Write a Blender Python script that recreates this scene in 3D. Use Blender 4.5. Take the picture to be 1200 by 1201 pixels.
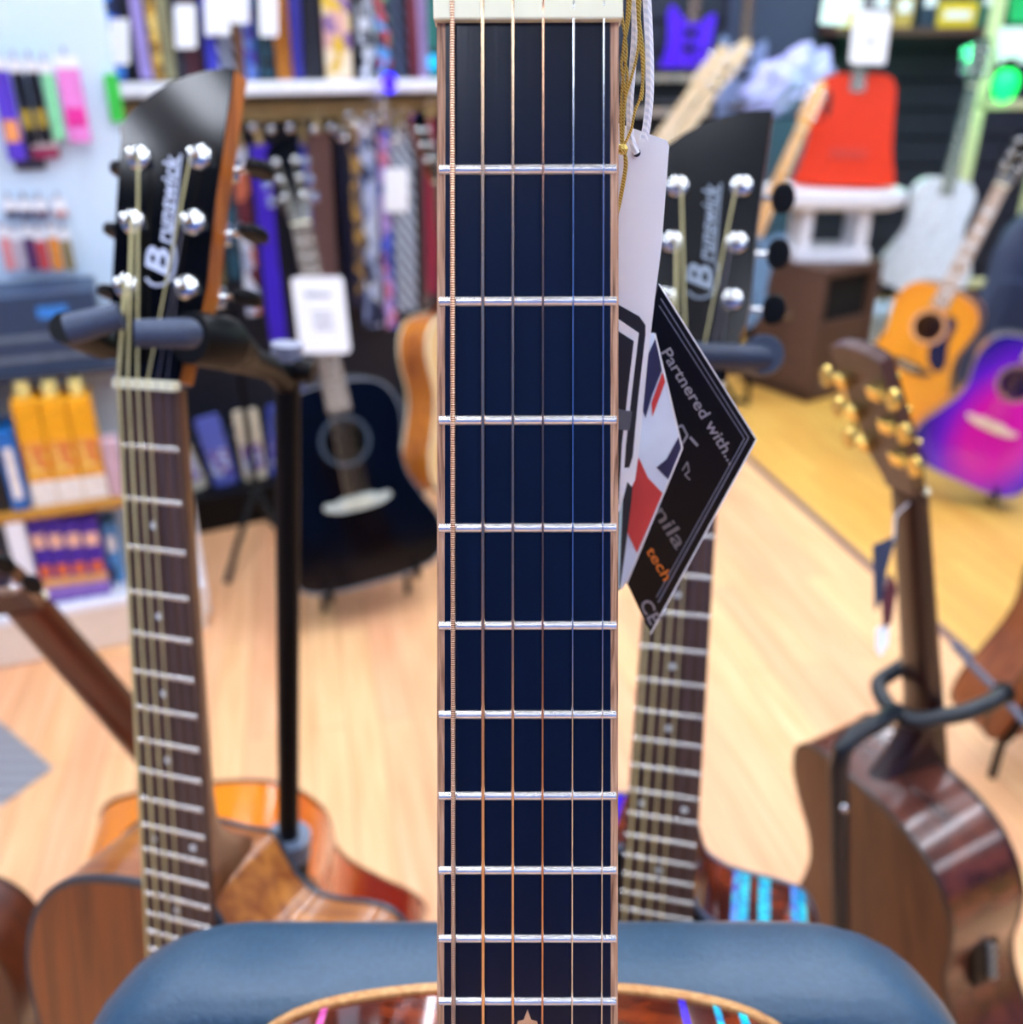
import bpy, bmesh, math, random
from mathutils import Vector, Matrix
random.seed(7)
for o in list(bpy.data.objects): bpy.data.objects.remove(o, do_unlink=True)
scene = bpy.context.scene
COL = scene.collection
R = math.radians
# ------------------------------------------------------------------ camera
F = 1120.0; PITCH = R(26); CAMZ = 1.40
cam_d = bpy.data.cameras.new('camera'); cam = bpy.data.objects.new('camera', cam_d); COL.objects.link(cam)
cam.location = (0, 0, CAMZ); cam.rotation_euler = (math.pi/2 - PITCH, 0, 0)
cam_d.sensor_fit = 'HORIZONTAL'; cam_d.sensor_width = 36; cam_d.lens = 36*F/1200
cam_d.clip_start = 0.02; cam_d.clip_end = 60
cam_d.dof.use_dof = True; cam_d.dof.focus_distance = 0.275; cam_d.dof.aperture_fstop = 8.7
scene.camera = cam
CP, SP = math.cos(PITCH), math.sin(PITCH)
def ray(px, py):
    x, y = (px-600)/F, (py-600.5)/F
    return Vector((x, CP - y*SP, -(SP + y*CP)))
CO = Vector((0, 0, CAMZ))
def PD(px, py, Z): return CO + ray(px, py)*Z                    # a point at a depth
def PY(px, py, Y): d = ray(px, py); return CO + d*(Y/d.y)       # on the upright plane Y
def PZ(px, py, h=0): d = ray(px, py); return CO + d*((h-CAMZ)/d.z)   # at a height
def PV(px, py, pt, n):                                          # on any upright plane
    d = ray(px, py); n = Vector((n[0], n[1], 0)); pt = Vector((pt[0], pt[1], 0))
    return CO + d*((pt-CO).dot(n)/d.dot(n))
# ------------------------------------------------------------------ world, exposure
w = bpy.data.worlds.new('world'); scene.world = w; w.use_nodes = True
w.node_tree.nodes['Background'].inputs[0].default_value = (.75, .85, 1, 1)
w.node_tree.nodes['Background'].inputs[1].default_value = .25
scene.view_settings.view_transform = 'Standard'; scene.view_settings.look = 'None'
scene.view_settings.gamma = 1; scene.view_settings.use_curve_mapping = False
scene.view_settings.exposure = 0.3
LAMP = 15.0
# ------------------------------------------------------------------ materials
def lin(c):
    if isinstance(c, str):
        c = c.lstrip('#'); c = [int(c[i:i+2], 16)/255 for i in (0, 2, 4)]
        c = [x/12.92 if x <= .04045 else ((x+.055)/1.055)**2.4 for x in c]
    return (c[0], c[1], c[2], 1)
def new_mat(name):
    m = bpy.data.materials.new(name); m.use_nodes = True
    return m, m.node_tree, m.node_tree.nodes['Principled BSDF']
def node(nt, kind, **kw):
    n = nt.nodes.new(kind)
    for k, v in kw.items():
        if k in n.inputs: n.inputs[k].default_value = v
        else: setattr(n, k, v)
    return n
def ramp(nt, fac, stops):
    r = nt.nodes.new('ShaderNodeValToRGB'); cr = r.color_ramp
    while len(cr.elements) < len(stops): cr.elements.new(.5)
    for e, (p, c) in zip(cr.elements, stops): e.position = p; e.color = lin(c)
    nt.links.new(fac, r.inputs[0]); return r.outputs[0]
def coords(nt, scale=(1,1,1), rot=(0,0,0), gen=False):
    tc = nt.nodes.new('ShaderNodeTexCoord'); mp = nt.nodes.new('ShaderNodeMapping')
    mp.inputs['Scale'].default_value = scale; mp.inputs['Rotation'].default_value = rot
    nt.links.new(tc.outputs['Generated' if gen else 'Object'], mp.inputs[0]); return mp.outputs[0]
def plain(name, col, rough=.5, metal=0, coat=0, var=.12, scale=40, bump=0, spec=.5):
    m, nt, b = new_mat(name)
    nz = node(nt, 'ShaderNodeTexNoise', Scale=scale, Detail=3.0); nt.links.new(coords(nt), nz.inputs[0])
    c = lin(col); lo = [x*(1-var) for x in c[:3]]; hi = [min(1, x*(1+var)) for x in c[:3]]
    nt.links.new(ramp(nt, nz.outputs[0], [(.3, lo), (.7, hi)]), b.inputs['Base Color'])
    b.inputs['Roughness'].default_value = rough; b.inputs['Metallic'].default_value = metal
    b.inputs['Coat Weight'].default_value = coat; b.inputs['Coat Roughness'].default_value = .06
    b.inputs['Specular IOR Level'].default_value = spec
    if bump:
        bp = node(nt, 'ShaderNodeBump', Strength=bump, Distance=.002); nt.links.new(nz.outputs[0], bp.inputs['Height'])
        nt.links.new(bp.outputs[0], b.inputs['Normal'])
    return m
def wood(name, c1, c2, rough=.4, coat=0, scale=(60, 4, 60), mid=None, bump=.1, spec=.5):
    m, nt, b = new_mat(name)
    nz = node(nt, 'ShaderNodeTexNoise', Scale=1.0, Detail=6.0, Distortion=.6); nt.links.new(coords(nt, scale), nz.inputs[0])
    st = [(.32, c1), (.68, c2)] if mid is None else [(.3, c1), (.5, mid), (.7, c2)]
    nt.links.new(ramp(nt, nz.outputs[0], st), b.inputs['Base Color'])
    b.inputs['Roughness'].default_value = rough; b.inputs['Coat Weight'].default_value = coat
    b.inputs['Coat Roughness'].default_value = .05; b.inputs['Specular IOR Level'].default_value = spec
    if bump:
        bp = node(nt, 'ShaderNodeBump', Strength=bump, Distance=.001); nt.links.new(nz.outputs[0], bp.inputs['Height'])
        nt.links.new(bp.outputs[0], b.inputs['Normal'])
    return m
def cells(name, cols, scale, rough=.7, stretch=(1,1,1)):                 # printed / woven strap pattern
    m, nt, b = new_mat(name)
    vo = node(nt, 'ShaderNodeTexVoronoi', Scale=scale); nt.links.new(coords(nt, stretch), vo.inputs[0])
    n = len(cols); sp = nt.nodes.new('ShaderNodeSeparateColor'); nt.links.new(vo.outputs['Color'], sp.inputs[0])
    r = ramp(nt, sp.outputs[0], [(i/n, c) for i, c in enumerate(cols)])
    r.node.color_ramp.interpolation = 'CONSTANT'
    nt.links.new(r, b.inputs['Base Color']); b.inputs['Roughness'].default_value = rough
    return m
def bands(name, c1, c2, scale, direction='Z', rough=.6, dist=0, kind='BANDS', metal=0, bump=0):
    m, nt, b = new_mat(name)
    wv = node(nt, 'ShaderNodeTexWave', Scale=scale, Distortion=dist, wave_type=kind, bands_direction=direction)
    nt.links.new(coords(nt), wv.inputs[0])
    nt.links.new(ramp(nt, wv.outputs[1], [(.35, c1), (.65, c2)]), b.inputs['Base Color'])
    b.inputs['Roughness'].default_value = rough; b.inputs['Metallic'].default_value = metal
    if bump:
        bp = node(nt, 'ShaderNodeBump', Strength=bump, Distance=.0003); nt.links.new(wv.outputs[1], bp.inputs['Height'])
        nt.links.new(bp.outputs[0], b.inputs['Normal'])
    return m
def burst(name, cin, cmid, cout, radius, center, rough=.15, coat=1.0):     # sunburst lacquer: colour of the finish itself
    m, nt, b = new_mat(name)
    tc = nt.nodes.new('ShaderNodeTexCoord'); mp = nt.nodes.new('ShaderNodeMapping')
    mp.inputs['Location'].default_value = (-center[0]/radius[0], -center[1]/radius[1], 0)
    mp.inputs['Scale'].default_value = (1/radius[0], 1/radius[1], 0)
    nt.links.new(tc.outputs['Object'], mp.inputs[0])
    g = nt.nodes.new('ShaderNodeTexGradient'); g.gradient_type = 'SPHERICAL'; nt.links.new(mp.outputs[0], g.inputs[0])
    nt.links.new(ramp(nt, g.outputs[1], [(.05, cout), (.3, cmid), (.62, cin)]), b.inputs['Base Color'])
    b.inputs['Roughness'].default_value = rough; b.inputs['Coat Weight'].default_value = coat
    b.inputs['Coat Roughness'].default_value = .04
    return m
def glow(name, col, s):
    m, nt, b = new_mat(name)
    b.inputs['Base Color'].default_value = lin(col); b.inputs['Emission Color'].default_value = lin(col)
    b.inputs['Emission Strength'].default_value = s; return m
MAT = {}
def mm(key, fn, *a, **k):
    if key not in MAT: MAT[key] = fn(key, *a, **k)
    return MAT[key]
BLACKM = plain('black_satin', '#030409', .5, spec=.2)
BLACKG = plain('black_gloss', '#020308', .1, spec=.35)
RUBBER = plain('grey_foam', '#36425a', .55, bump=.2, scale=300)
WHITE = plain('white_paint', '#eef2fa', .35, var=.03)
CARD = plain('white_card', '#f8fbff', .45, var=.02)
CREAM = plain('cream_bone', '#efeccb', .3, var=.06)
CHROME = plain('chrome', '#e2e4e4', .2, 1, var=.03)
NICKEL = plain('nickel_fret', '#f2eee8', .26, .75, var=.05, scale=300)
GOLD = plain('gold_metal', '#f0cf74', .25, .9, var=.1)
PEARL = plain('pearl_dot', '#dfe3e6', .25)
ROSEWOOD = wood('rosewood', '#3a2622', '#5a4038', .5, scale=(220, 10, 220))
MAHOG = wood('mahogany', '#5c2408', '#8c4212', .3, .35, scale=(90, 5, 90))
MAHOGD = wood('dark_mahogany', '#3a1810', '#5c2a18', .35, .3, scale=(90, 5, 90))
# ------------------------------------------------------------------ mesh helper
class MB:
    def __init__(s, k=1.0): s.v, s.f, s.k = [], [], k
    def add(s, vs, fs):
        b = len(s.v); s.v += [Vector(v) for v in vs]; s.f += [[i+b for i in f] for f in fs]; return s
    def box(s, c, d, rot=None):
        c = Vector(c); x, y, z = [q/2 for q in d]
        vs = [Vector((a*x, b*y, e*z)) for a in (-1,1) for b in (-1,1) for e in (-1,1)]
        if rot is not None: vs = [rot @ v for v in vs]
        return s.add([c+v for v in vs], [(0,1,3,2),(4,6,7,5),(0,4,5,1),(2,3,7,6),(0,2,6,4),(1,5,7,3)])
    def hexa(s, a, b):                                               # two quads joined
        return s.add(list(a)+list(b), [(3,2,1,0),(4,5,6,7)]+[(i,(i+1)%4,(i+1)%4+4,i+4) for i in range(4)])
    def loft(s, rings, caps=True, closed=True):
        n = len(rings[0]); vs = [p for r in rings for p in r]; fs = []
        for i in range(len(rings)-1):
            for j in range(n if closed else n-1):
                k = (j+1) % n; fs.append((i*n+j, i*n+k, (i+1)*n+k, (i+1)*n+j))
        if caps: fs += [tuple(range(n-1,-1,-1)), tuple((len(rings)-1)*n+j for j in range(n))]
        return s.add(vs, fs)
    def prism(s, outline, z0, z1, T=None):
        T = T or Matrix.Identity(4)
        return s.loft([[T @ Vector((x, y, z)) for x, y in outline] for z in (z0, z1)])
    def tube(s, pts, r, n=8, caps=True):
        pts = [Vector(p) for p in pts]; rings = []; m = len(pts)
        rr = r if isinstance(r, (list, tuple)) else [r]*m
        t0 = (pts[1]-pts[0]).normalized(); up = Vector((0,0,1)) if abs(t0.z) < .9 else Vector((1,0,0))
        u = t0.cross(up).normalized()
        for i, p in enumerate(pts):
            t = (pts[min(i+1,m-1)]-pts[max(i-1,0)]).normalized(); u = (u - t*u.dot(t)).normalized(); q = t.cross(u)
            rings.append([p + (u*math.cos(a)+q*math.sin(a))*rr[i] for a in [2*math.pi*j/n for j in range(n)]])
        return s.loft(rings, caps)
    def lathe(s, prof, n=16, T=None):
        T = T or Matrix.Identity(4)
        return s.loft([[T @ Vector((r*math.cos(2*math.pi*j/n), r*math.sin(2*math.pi*j/n), z)) for j in range(n)] for r, z in prof])
    def build(s, name, mat, parent=None, smooth=False, bevel=0, off=(0,0,0), kind=None, seg=2):
        me = bpy.data.meshes.new(name); off = Vector(off)
        me.from_pydata([tuple((v+off)*s.k) for v in s.v], [], s.f)
        bm = bmesh.new(); bm.from_mesh(me); bmesh.ops.recalc_face_normals(bm, faces=bm.faces); bm.to_mesh(me); bm.free()
        if smooth:
            for p in me.polygons: p.use_smooth = True
            me.set_sharp_from_angle(angle=R(40))
        me.materials.append(mat); o = bpy.data.objects.new(name, me); COL.objects.link(o)
        if parent is not None: o.parent = parent
        if bevel:
            b = o.modifiers.new('bevel', 'BEVEL'); b.width = bevel; b.segments = seg; b.limit_method = 'ANGLE'
        if kind: o['kind'] = kind
        return o
def tag(o, label, cat, group=None):
    o['label'] = label; o['category'] = cat
    if group: o['group'] = group
    return o
def empty(name, loc=(0,0,0), label=None, cat=None, group=None, M=None):
    o = bpy.data.objects.new(name, None); COL.objects.link(o); o.empty_display_size = .05
    if M is not None: o.matrix_world = M
    else: o.location = loc
    if label: tag(o, label, cat, group)
    return o
def one(name, mb, mat, label, cat, group=None, **kw):                # a thing that is a single mesh, origin at its base
    c = Vector((sum(v.x for v in mb.v)/len(mb.v), sum(v.y for v in mb.v)/len(mb.v), min(v.z for v in mb.v)))
    o = mb.build(name, mat, off=-c, **kw); o.location = c*mb.k; return tag(o, label, cat, group)
def struct(name, mb, mat, **kw):
    o = mb.build(name, mat, **kw); o['kind'] = 'structure'; return o
def text_mesh(body, size=1.0, shear=0.0, offset=0.0):                # flat lettering as triangles
    cu = bpy.data.curves.new('t', 'FONT'); cu.body = body; cu.size = size; cu.shear = shear; cu.offset = offset
    cu.resolution_u = 3; ob = bpy.data.objects.new('t', cu); COL.objects.link(ob)
    dg = bpy.context.evaluated_depsgraph_get(); me = bpy.data.meshes.new_from_object(ob.evaluated_get(dg))
    vs = [v.co.copy() for v in me.vertices]; fs = [list(p.vertices) for p in me.polygons]
    bpy.data.objects.remove(ob); bpy.data.curves.remove(cu); bpy.data.meshes.remove(me); return vs, fs
def spline(pts, n=6, closed=False):                                  # Catmull-Rom
    out = []; m = len(pts); P = [Vector(p) for p in pts]
    rng = range(m if closed else m-1)
    for i in rng:
        g = lambda k: P[k % m] if closed else P[max(0, min(m-1, k))]
        a, b, c, d = g(i-1), g(i), g(i+1), g(i+2)
        for j in range(n):
            t = j/n; out.append(.5*((2*b)+(c-a)*t+(2*a-5*b+4*c-d)*t*t+(3*b-a-3*c+d)*t**3))
    if not closed: out.append(P[-1])
    return out
def rounded(wd, h, r, n=5):
    pts = []
    for cx, cy, a0 in ((wd/2-r, h/2-r, 0), (-wd/2+r, h/2-r, 90), (-wd/2+r, -h/2+r, 180), (wd/2-r, -h/2+r, 270)):
        for j in range(n+1):
            a = R(a0+90*j/n); pts.append((cx+r*math.cos(a), cy+r*math.sin(a)))
    return pts
# ------------------------------------------------------------------ the room
def line_dir(): return Vector((-.21, .978, 0)).normalized()
LD = line_dir(); FA = math.atan2(LD.y, LD.x)
def floor_mat(name, c1, c2, c3):
    m, nt, b = new_mat(name)
    co = coords(nt, (1,1,1), (0, 0, -FA))
    br = node(nt, 'ShaderNodeTexBrick', Scale=1.0); br.offset = .37
    br.inputs['Brick Width'].default_value = 1.1; br.inputs['Row Height'].default_value = .075
    br.inputs['Mortar Size'].default_value = .0012; br.inputs['Bias'].default_value = 0
    br.inputs['Color1'].default_value = lin(c1); br.inputs['Color2'].default_value = lin(c2); br.inputs['Mortar'].default_value = lin(c3)
    nt.links.new(co, br.inputs[0])
    sc = nt.nodes.new('ShaderNodeMapping'); sc.inputs['Scale'].default_value = (3, 40, 1); nt.links.new(co, sc.inputs[0])
    nz = node(nt, 'ShaderNodeTexNoise', Scale=1.0, Detail=5.0); nt.links.new(sc.outputs[0], nz.inputs[0])
    mx = nt.nodes.new('ShaderNodeMix'); mx.data_type = 'RGBA'; mx.blend_type = 'MULTIPLY'; mx.inputs[0].default_value = .55
    nt.links.new(br.outputs[0], mx.inputs[6]); nt.links.new(ramp(nt, nz.outputs[0], [(.3, '#d8b79a'), (.7, '#ffffff')]), mx.inputs[7])
    nt.links.new(mx.outputs[2], b.inputs['Base Color']); b.inputs['Roughness'].default_value = .42
    return m
X0, X1, Y0, Y1, HC = -3.4, 4.2, -2.6, 6.2, 3.0
lp = Vector((1.04, 2.65, 0))
def on_line(y): return lp.x + (y-lp.y)*LD.x/LD.y
struct('floor', MB().add([(X0,Y0,-.05),(on_line(Y0),Y0,-.05),(on_line(Y1),Y1,-.05),(X0,Y1,-.05),(X0,Y0,0),(on_line(Y0),Y0,0),(on_line(Y1),Y1,0),(X0,Y1,0)],
    [(3,2,1,0),(4,5,6,7),(0,1,5,4),(1,2,6,5),(2,3,7,6),(3,0,4,7)]), floor_mat('peach_laminate', '#f5c690', '#efb488', '#c89068'))
struct('floor_display_area', MB().add([(on_line(Y0),Y0,-.05),(X1,Y0,-.05),(X1,Y1,-.05),(on_line(Y1),Y1,-.05),(on_line(Y0),Y0,0),(X1,Y0,0),(X1,Y1,0),(on_line(Y1),Y1,0)],
    [(3,2,1,0),(4,5,6,7),(0,1,5,4),(1,2,6,5),(2,3,7,6),(3,0,4,7)]), floor_mat('yellow_laminate', '#e8ba5c', '#e0ac50', '#b88a40'))
nl = Vector((LD.y, -LD.x, 0))*.013
a, b_ = Vector((on_line(Y0), Y0, 0)), Vector((on_line(Y1), Y1, 0)); up = Vector((0,0,.004))
struct('trim_1', MB().hexa([a-nl, a+nl, b_+nl, b_-nl], [a-nl+up, a+nl+up, b_+nl+up, b_-nl+up]), plain('dark_trim', '#5a4450', .5))
WALLM = plain('shop_wall', '#5f6f96', .8, scale=3)
DARKW = plain('dark_display_wall', '#1e2638', .75, scale=4)
struct('wall_back', MB().box(((X0+X1)/2, Y1+.05, HC/2), (X1-X0+.2, .1, HC)), DARKW)
struct('wall_front', MB().box(((X0+X1)/2, Y0-.05, HC/2), (X1-X0+.2, .1, HC)), plain('blue_wall', '#3564b4', .8, scale=3))
struct('wall_left', MB().box((X0-.05, (Y0+Y1)/2, HC/2), (.1, Y1-Y0, HC)), WALLM)
struct('wall_right', MB().box((X1+.05, (Y0+Y1)/2, HC/2), (.1, Y1-Y0, HC)), WALLM)
struct('ceiling', MB().box(((X0+X1)/2, (Y0+Y1)/2, HC+.05), (X1-X0+.2, Y1-Y0+.2, .1)), plain('ceiling_slate', '#3a4c6c', .85, scale=5))
TUBE = glow('lamp_tube', '#e9f1ff', LAMP)
n_l = 0
for lx in (-2.2, -.58, .9, 2.6):
    for ly in (-1.65, .45, 2.15, 3.7, 5.25):
        t = empty('ceiling_light', (lx, ly, HC), 'white twin-tube ceiling light above the shop floor', 'ceiling light', 'ceiling lights')
        MB().box((0,0,-.02), (.64, 1.5, .04)).build('housing', WHITE, t)
        for s in (-1, 1): MB().box((s*.22,0,-.05), (.14, 1.4, .02)).build('light_strip', TUBE, t)
# ------------------------------------------------------------------ guitars
NUT = lambda n, L=645: L*(1-2**(-n/12))
DREAD = [(0,0),(48,0),(100,12),(132,42),(147,90),(143,140),(131,195),(137,250),(165,315),(190,365),(199,410),(190,455),(155,487),(85,499),(0,500)]
SMALL = [(0,0),(48,0),(92,12),(118,42),(127,85),(122,130),(113,178),(120,230),(152,295),(180,345),(189,390),(178,438),(142,470),(75,486),(0,488)]
CUT = [(0,0),(18,0),(27,12),(38,30),(54,43),(75,45),(100,42),(122,45),(136,62),(143,100),(140,145),(131,195),(137,250),(165,315),(190,365),(199,410),(190,455),(155,487),(85,499),(0,500)]
def outline(treble, bass, join, sx=1.0, n=5):
    r = [Vector((x*sx, -y-join)) for x, y in treble]; l = [Vector((-x*sx, -y-join)) for x, y in bass]
    pts = spline(r, n) + list(reversed(spline(l, n)))[1:-1]
    return [(p.x, p.y) for p in pts]
HEAD_CURVE = [(-22,0),(-23,12),(-33,46),(-36,100),(-38,150),(-40,158),(-33,167),(-22,176),(-8,184),(8,189),(24,192),(39,192),(37,150),(35,110),(35,60),(33,42),(24,14),(22,0)]
HEAD_BOX = [(-22,0),(-23,12),(-33,40),(-36,100),(-38,172),(-20,178),(0,180),(20,178),(38,172),(36,100),(33,40),(23,12),(22,0)]
def Rw(yaw, lean, roll):                                              # local x right, y up the neck, z out of the face
    base = Matrix(((1,0,0),(0,0,-1),(0,1,0)))
    return (Matrix.Rotation(R(yaw), 3, 'Z') @ Matrix.Rotation(-R(lean), 3, 'X') @ Matrix.Rotation(R(roll), 3, 'Y') @ base).to_4x4()
def pose(nut, yaw, lean, roll): return Matrix.Translation(Vector(nut)) @ Rw(yaw, lean, roll)
def guitar(M, label, ol, name='acoustic_guitar', group=None, cat='guitar', join=358, tail=858, depth=100, W0=43, W12=54, body=None, rim=None, back=None,
           bind=None, fb=ROSEWOOD, neck=MAHOG, head=BLACKG, head_ol=HEAD_CURVE, headside=None, frets=18, dots=True, hole=True, bridge=-645, guard=None,
           tuners=True, post=CHROME, button=BLACKM, fbind=None, string_mats=None, logo=None, rosette=CREAM, headstock=True, sr=1.0, tilt=14, bridge_mat=ROSEWOOD, blocks=False, thick=15, nutm=CREAM, electric=False, binding=True, btn=20, fretw=1.35):
    k = .001; off = (0, tail, 0)
    root = empty(name, M=M @ Matrix.Translation((0, -tail*k, 0)), label=label, cat=cat, group=group)
    B = lambda mb, nm, mat, par=root, **kw: mb.build(nm, mat, par, off=off if par is root else off, **kw)
    zt, zb = -7, -7-depth
    wid = lambda s: W0 + (W12-W0)*s/322.5
    # body
    mb = MB(k); n = len(ol); mb.loft([[Vector((x, y, z)) for x, y in ol] for z in (zb+1.5, zt-1.5)], caps=False)
    B(mb, 'body_side', rim, smooth=True)
    hy = -join-140
    mb = MB(k)
    if hole:
        bm = bmesh.new(); ev = []
        lo = [bm.verts.new((x, y, zt)) for x, y in ol]; ho = [bm.verts.new((50*math.cos(2*math.pi*j/28), hy+50*math.sin(2*math.pi*j/28), zt)) for j in range(28)]
        for L in (lo, ho): ev += [bm.edges.new((L[i], L[(i+1) % len(L)])) for i in range(len(L))]
        bmesh.ops.triangle_fill(bm, edges=ev, use_beauty=True); bm.verts.index_update()
        vs = [v.co.copy() for v in bm.verts]; fs = [[v.index for v in f.verts] for f in bm.faces]; bm.free()
        mb.add(vs, fs); m = len(vs); mb.add([v-Vector((0,0,2.5)) for v in vs], [f[::-1] for f in fs])
        mb.f += [[i, (i+1) % n, (i+1) % n+m, i+m] for i in range(n)] + [[n+i, n+(i+1) % 28, n+(i+1) % 28+m, n+i+m] for i in range(28)]
    else: mb.prism(ol, zt-2.5, zt)
    B(mb, 'body_top', body)
    # arched back
    cx = sum(p[0] for p in ol)/n; cy = sum(p[1] for p in ol)/n
    rings = []
    for q, dz in ((1, 2.5), (1, 0), (.85, -3), (.6, -6), (.3, -8), (.02, -9)): rings.append([Vector((cx+(x-cx)*q, cy+(y-cy)*q, zb+dz)) for x, y in ol])
    B(MB(k).loft(rings), 'body_back', back, smooth=True)
    if bind and binding:
        for z0, z1 in ((zt-4.5, zt+.4), (zb-.4, zb+4.5)):
            cen = [(x-cx, y-cy) for x, y in ol]; g = 1.006; h = .985
            mb = MB(k); mb.loft([[Vector((cx+x*q, cy+y*q, z)) for x, y in cen] for q, z in ((h, z1), (g, z1), (g, z0), (h, z0))], caps=False); B(mb, 'binding', bind)
    # neck with heel
    rings = []
    hd = min(depth, 90)
    for s in list(range(0, join-80, 40))+[join-80, join-60, join-42, join-26, join-12, join]:
        u = max(0, (s-(join-80))/80); t = 19+5*s/join + (hd-26)*u*u; hw = wid(s)/2*(1-.28*u*u)
        ring = [Vector((-wid(s)/2, -s, -5)), Vector((wid(s)/2, -s, -5))]
        for j in range(1, 12):
            a = math.pi*j/12; ring.append(Vector((hw*math.copysign(abs(math.cos(a))**.8, math.cos(a)), -s, -5-(t-5)*math.sin(a)**.7)))
        rings.append(ring)
    B(MB(k).loft(rings), 'neck', neck, smooth=True)
    send = NUT(frets)+8
    sb = 2.2 if fbind else 0
    A = [Vector((sg*(wid(s)/2-sb), -s, z)) for s in (0, send) for sg, z in ((-1,-5),(1,-5),(1,0),(-1,0))]
    B(MB(k).hexa(A[:4], A[4:]), 'fretboard', fb)
    if fbind:
        for sg in (-1, 1):
            A = [Vector((sg*(wid(s)/2-q), -s, z)) for s in (0, send) for q, z in ((sb,-6),(0,-6),(0,-.1),(sb,-.1))]
            B(MB(k).hexa(A[:4], A[4:]), 'fretboard_binding', fbind)
    for i in range(1, frets+1):
        s = NUT(i); h = wid(s)/2-.6; fw = fretw
        prof = [(fw*math.cos(math.pi*j/6), 1.15*math.sin(math.pi*j/6)) for j in range(7)]
        mb = MB(k).loft([[Vector((x, -s+a, zz-.05)) for a, zz in prof] for x in (-h, h)]); B(mb, 'fret', NICKEL, smooth=True)
    if dots:
        for i in (3, 5, 7, 9, 12, 15):
            s = (NUT(i)+NUT(i-1))/2; xs = (-16, 16) if i == 12 else (0,)
            for x in xs:
                if blocks: mb = MB(k).box((x, -s, .05), (wid(s)*.7, (NUT(i)-NUT(i-1))*.6, .3))
                else: mb = MB(k).lathe([(2.5,-.2),(2.5,.12),(.1,.14)], 12, Matrix.Translation((x,-s,0)))
                B(mb, 'fret_marker', PEARL)
    B(MB(k).box((0, 2.9, -.8), (W0+1.5, 5.8, 7)), 'nut', nutm, bevel=.0006)
    # headstock, raked back
    T = Matrix.Translation((0, 5, -3)) @ Matrix.Rotation(-R(tilt), 4, 'X')
    if headstock:
        B(MB(k).prism(head_ol, -thick, -1, T), 'headstock', headside or neck, bevel=.0008)
        B(MB(k).prism([(x*.995, y) for x, y in head_ol], -1, .4, T), 'headstock_face', head)
        if tuners:
            for sg in (-1, 1):
                for yy in (58, 98, 138):
                    x = sg*22
                    o = B(MB(k).lathe([(8.2,.3),(8.2,1.8),(7,3.6),(4.6,4.8),(3.4,5.2),(3.3,10),(2.4,11.2),(.3,11.5)], 16, T @ Matrix.Translation((x,yy,0))), 'tuner_post', post, smooth=True)
                    B(MB(k).box(T @ Vector((x+sg*3, yy, -thick-5)), (17, 14, 9), T.to_3x3()).tube([T @ Vector((x+sg*8, yy, -thick-6)), T @ Vector((sg*44, yy, -thick-6))], 2.2, 8), 'tuner_housing', post, o, bevel=.002)
                    bt = spline([(0,-5),(5,-10.5),(13,-8.5),(16,0),(13,8.5),(5,10.5),(0,5)], 3, True)
                    mbn = MB(k)
                    T2 = T @ Matrix.Translation((sg*43, yy, -thick-6)) @ Matrix.Scale(sg, 4, (1,0,0)) @ Matrix.Rotation(R(btn), 4, 'X')
                    mbn.prism([(p.x, p.y) for p in bt], -3, 3, T2); B(mbn, 'tuner_button', button, o, bevel=.0015, smooth=True)
        if logo: logo(root, T, off)
    if tuners and (hole or electric):
        sm = string_mats or [mm('bronze_string', plain, '#d9b98c', .3, 1)]*4+[mm('steel_string', plain, '#cfd3d8', .2, 1)]*2
        order = [(-1,58),(-1,98),(-1,138),(1,138),(1,98),(1,58)]
        for i in range(6):
            r = [.68,.54,.42,.32,.24,.2][i]*sr; e0 = -(W0/2-4.1)+i*(W0-8.2)/5; e1 = -27+i*10.8; zs = 6.5
            pts = [(e0, 4, 2.6), (e0, 0, 2.3), (e1, bridge, zs), (e1, bridge-8, 2)]
            if headstock:
                sg, yy = order[i]; h = T @ Vector((sg*22-sg*3, yy, 6)); pts = [tuple(h)] + pts
            B(MB(k).tube(pts, r, 8), 'string', sm[i], smooth=True)
    if hole or electric:
        br = B(MB(k).prism(spline([(-80,-6),(-78,9),(-50,7),(-38,14),(38,14),(50,7),(78,9),(80,-6),(40,-18),(-40,-18)], 4, True) and [(p.x, p.y+bridge-2) for p in spline([(-80,-6),(-78,9),(-50,7),(-38,14),(38,14),(50,7),(78,9),(80,-6),(40,-18),(-40,-18)], 4, True)], zt-.5, zt+8), 'bridge', bridge_mat, bevel=.001)
        B(MB(k).box((0, bridge, zt+9), (72, 3, 9)), 'saddle', CREAM, br)
        if hole:
            for i in range(6): B(MB(k).lathe([(2.4,zt+7),(2.6,zt+10),(.5,zt+12)], 8, Matrix.Translation((-27+i*10.8, bridge-11, 0))), 'bridge_pin', CREAM, br)
    if hole:
        nn = 32; mb = MB(k)
        mb.loft([[Vector((r*math.cos(2*math.pi*j/nn), hy+r*math.sin(2*math.pi*j/nn), z)) for j in range(nn)] for r, z in ((52,zt-.2),(52,zt+.3),(62,zt+.3),(62,zt-.2))], caps=False); B(mb, 'rosette', rosette)
    if guard:
        pg = spline([(38,hy+56),(62,hy+62),(82,hy+40),(84,hy+5),(88,hy-30),(108,hy-80),(112,hy-115),(92,hy-132),(62,hy-118),(40,hy-85),(34,hy-54),(52,hy-36),(63,hy),(54,hy+33)], 4, True)
        B(MB(k).prism([(p.x, p.y) for p in pg], zt-.2, zt+.7), 'pickguard', guard)
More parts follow.
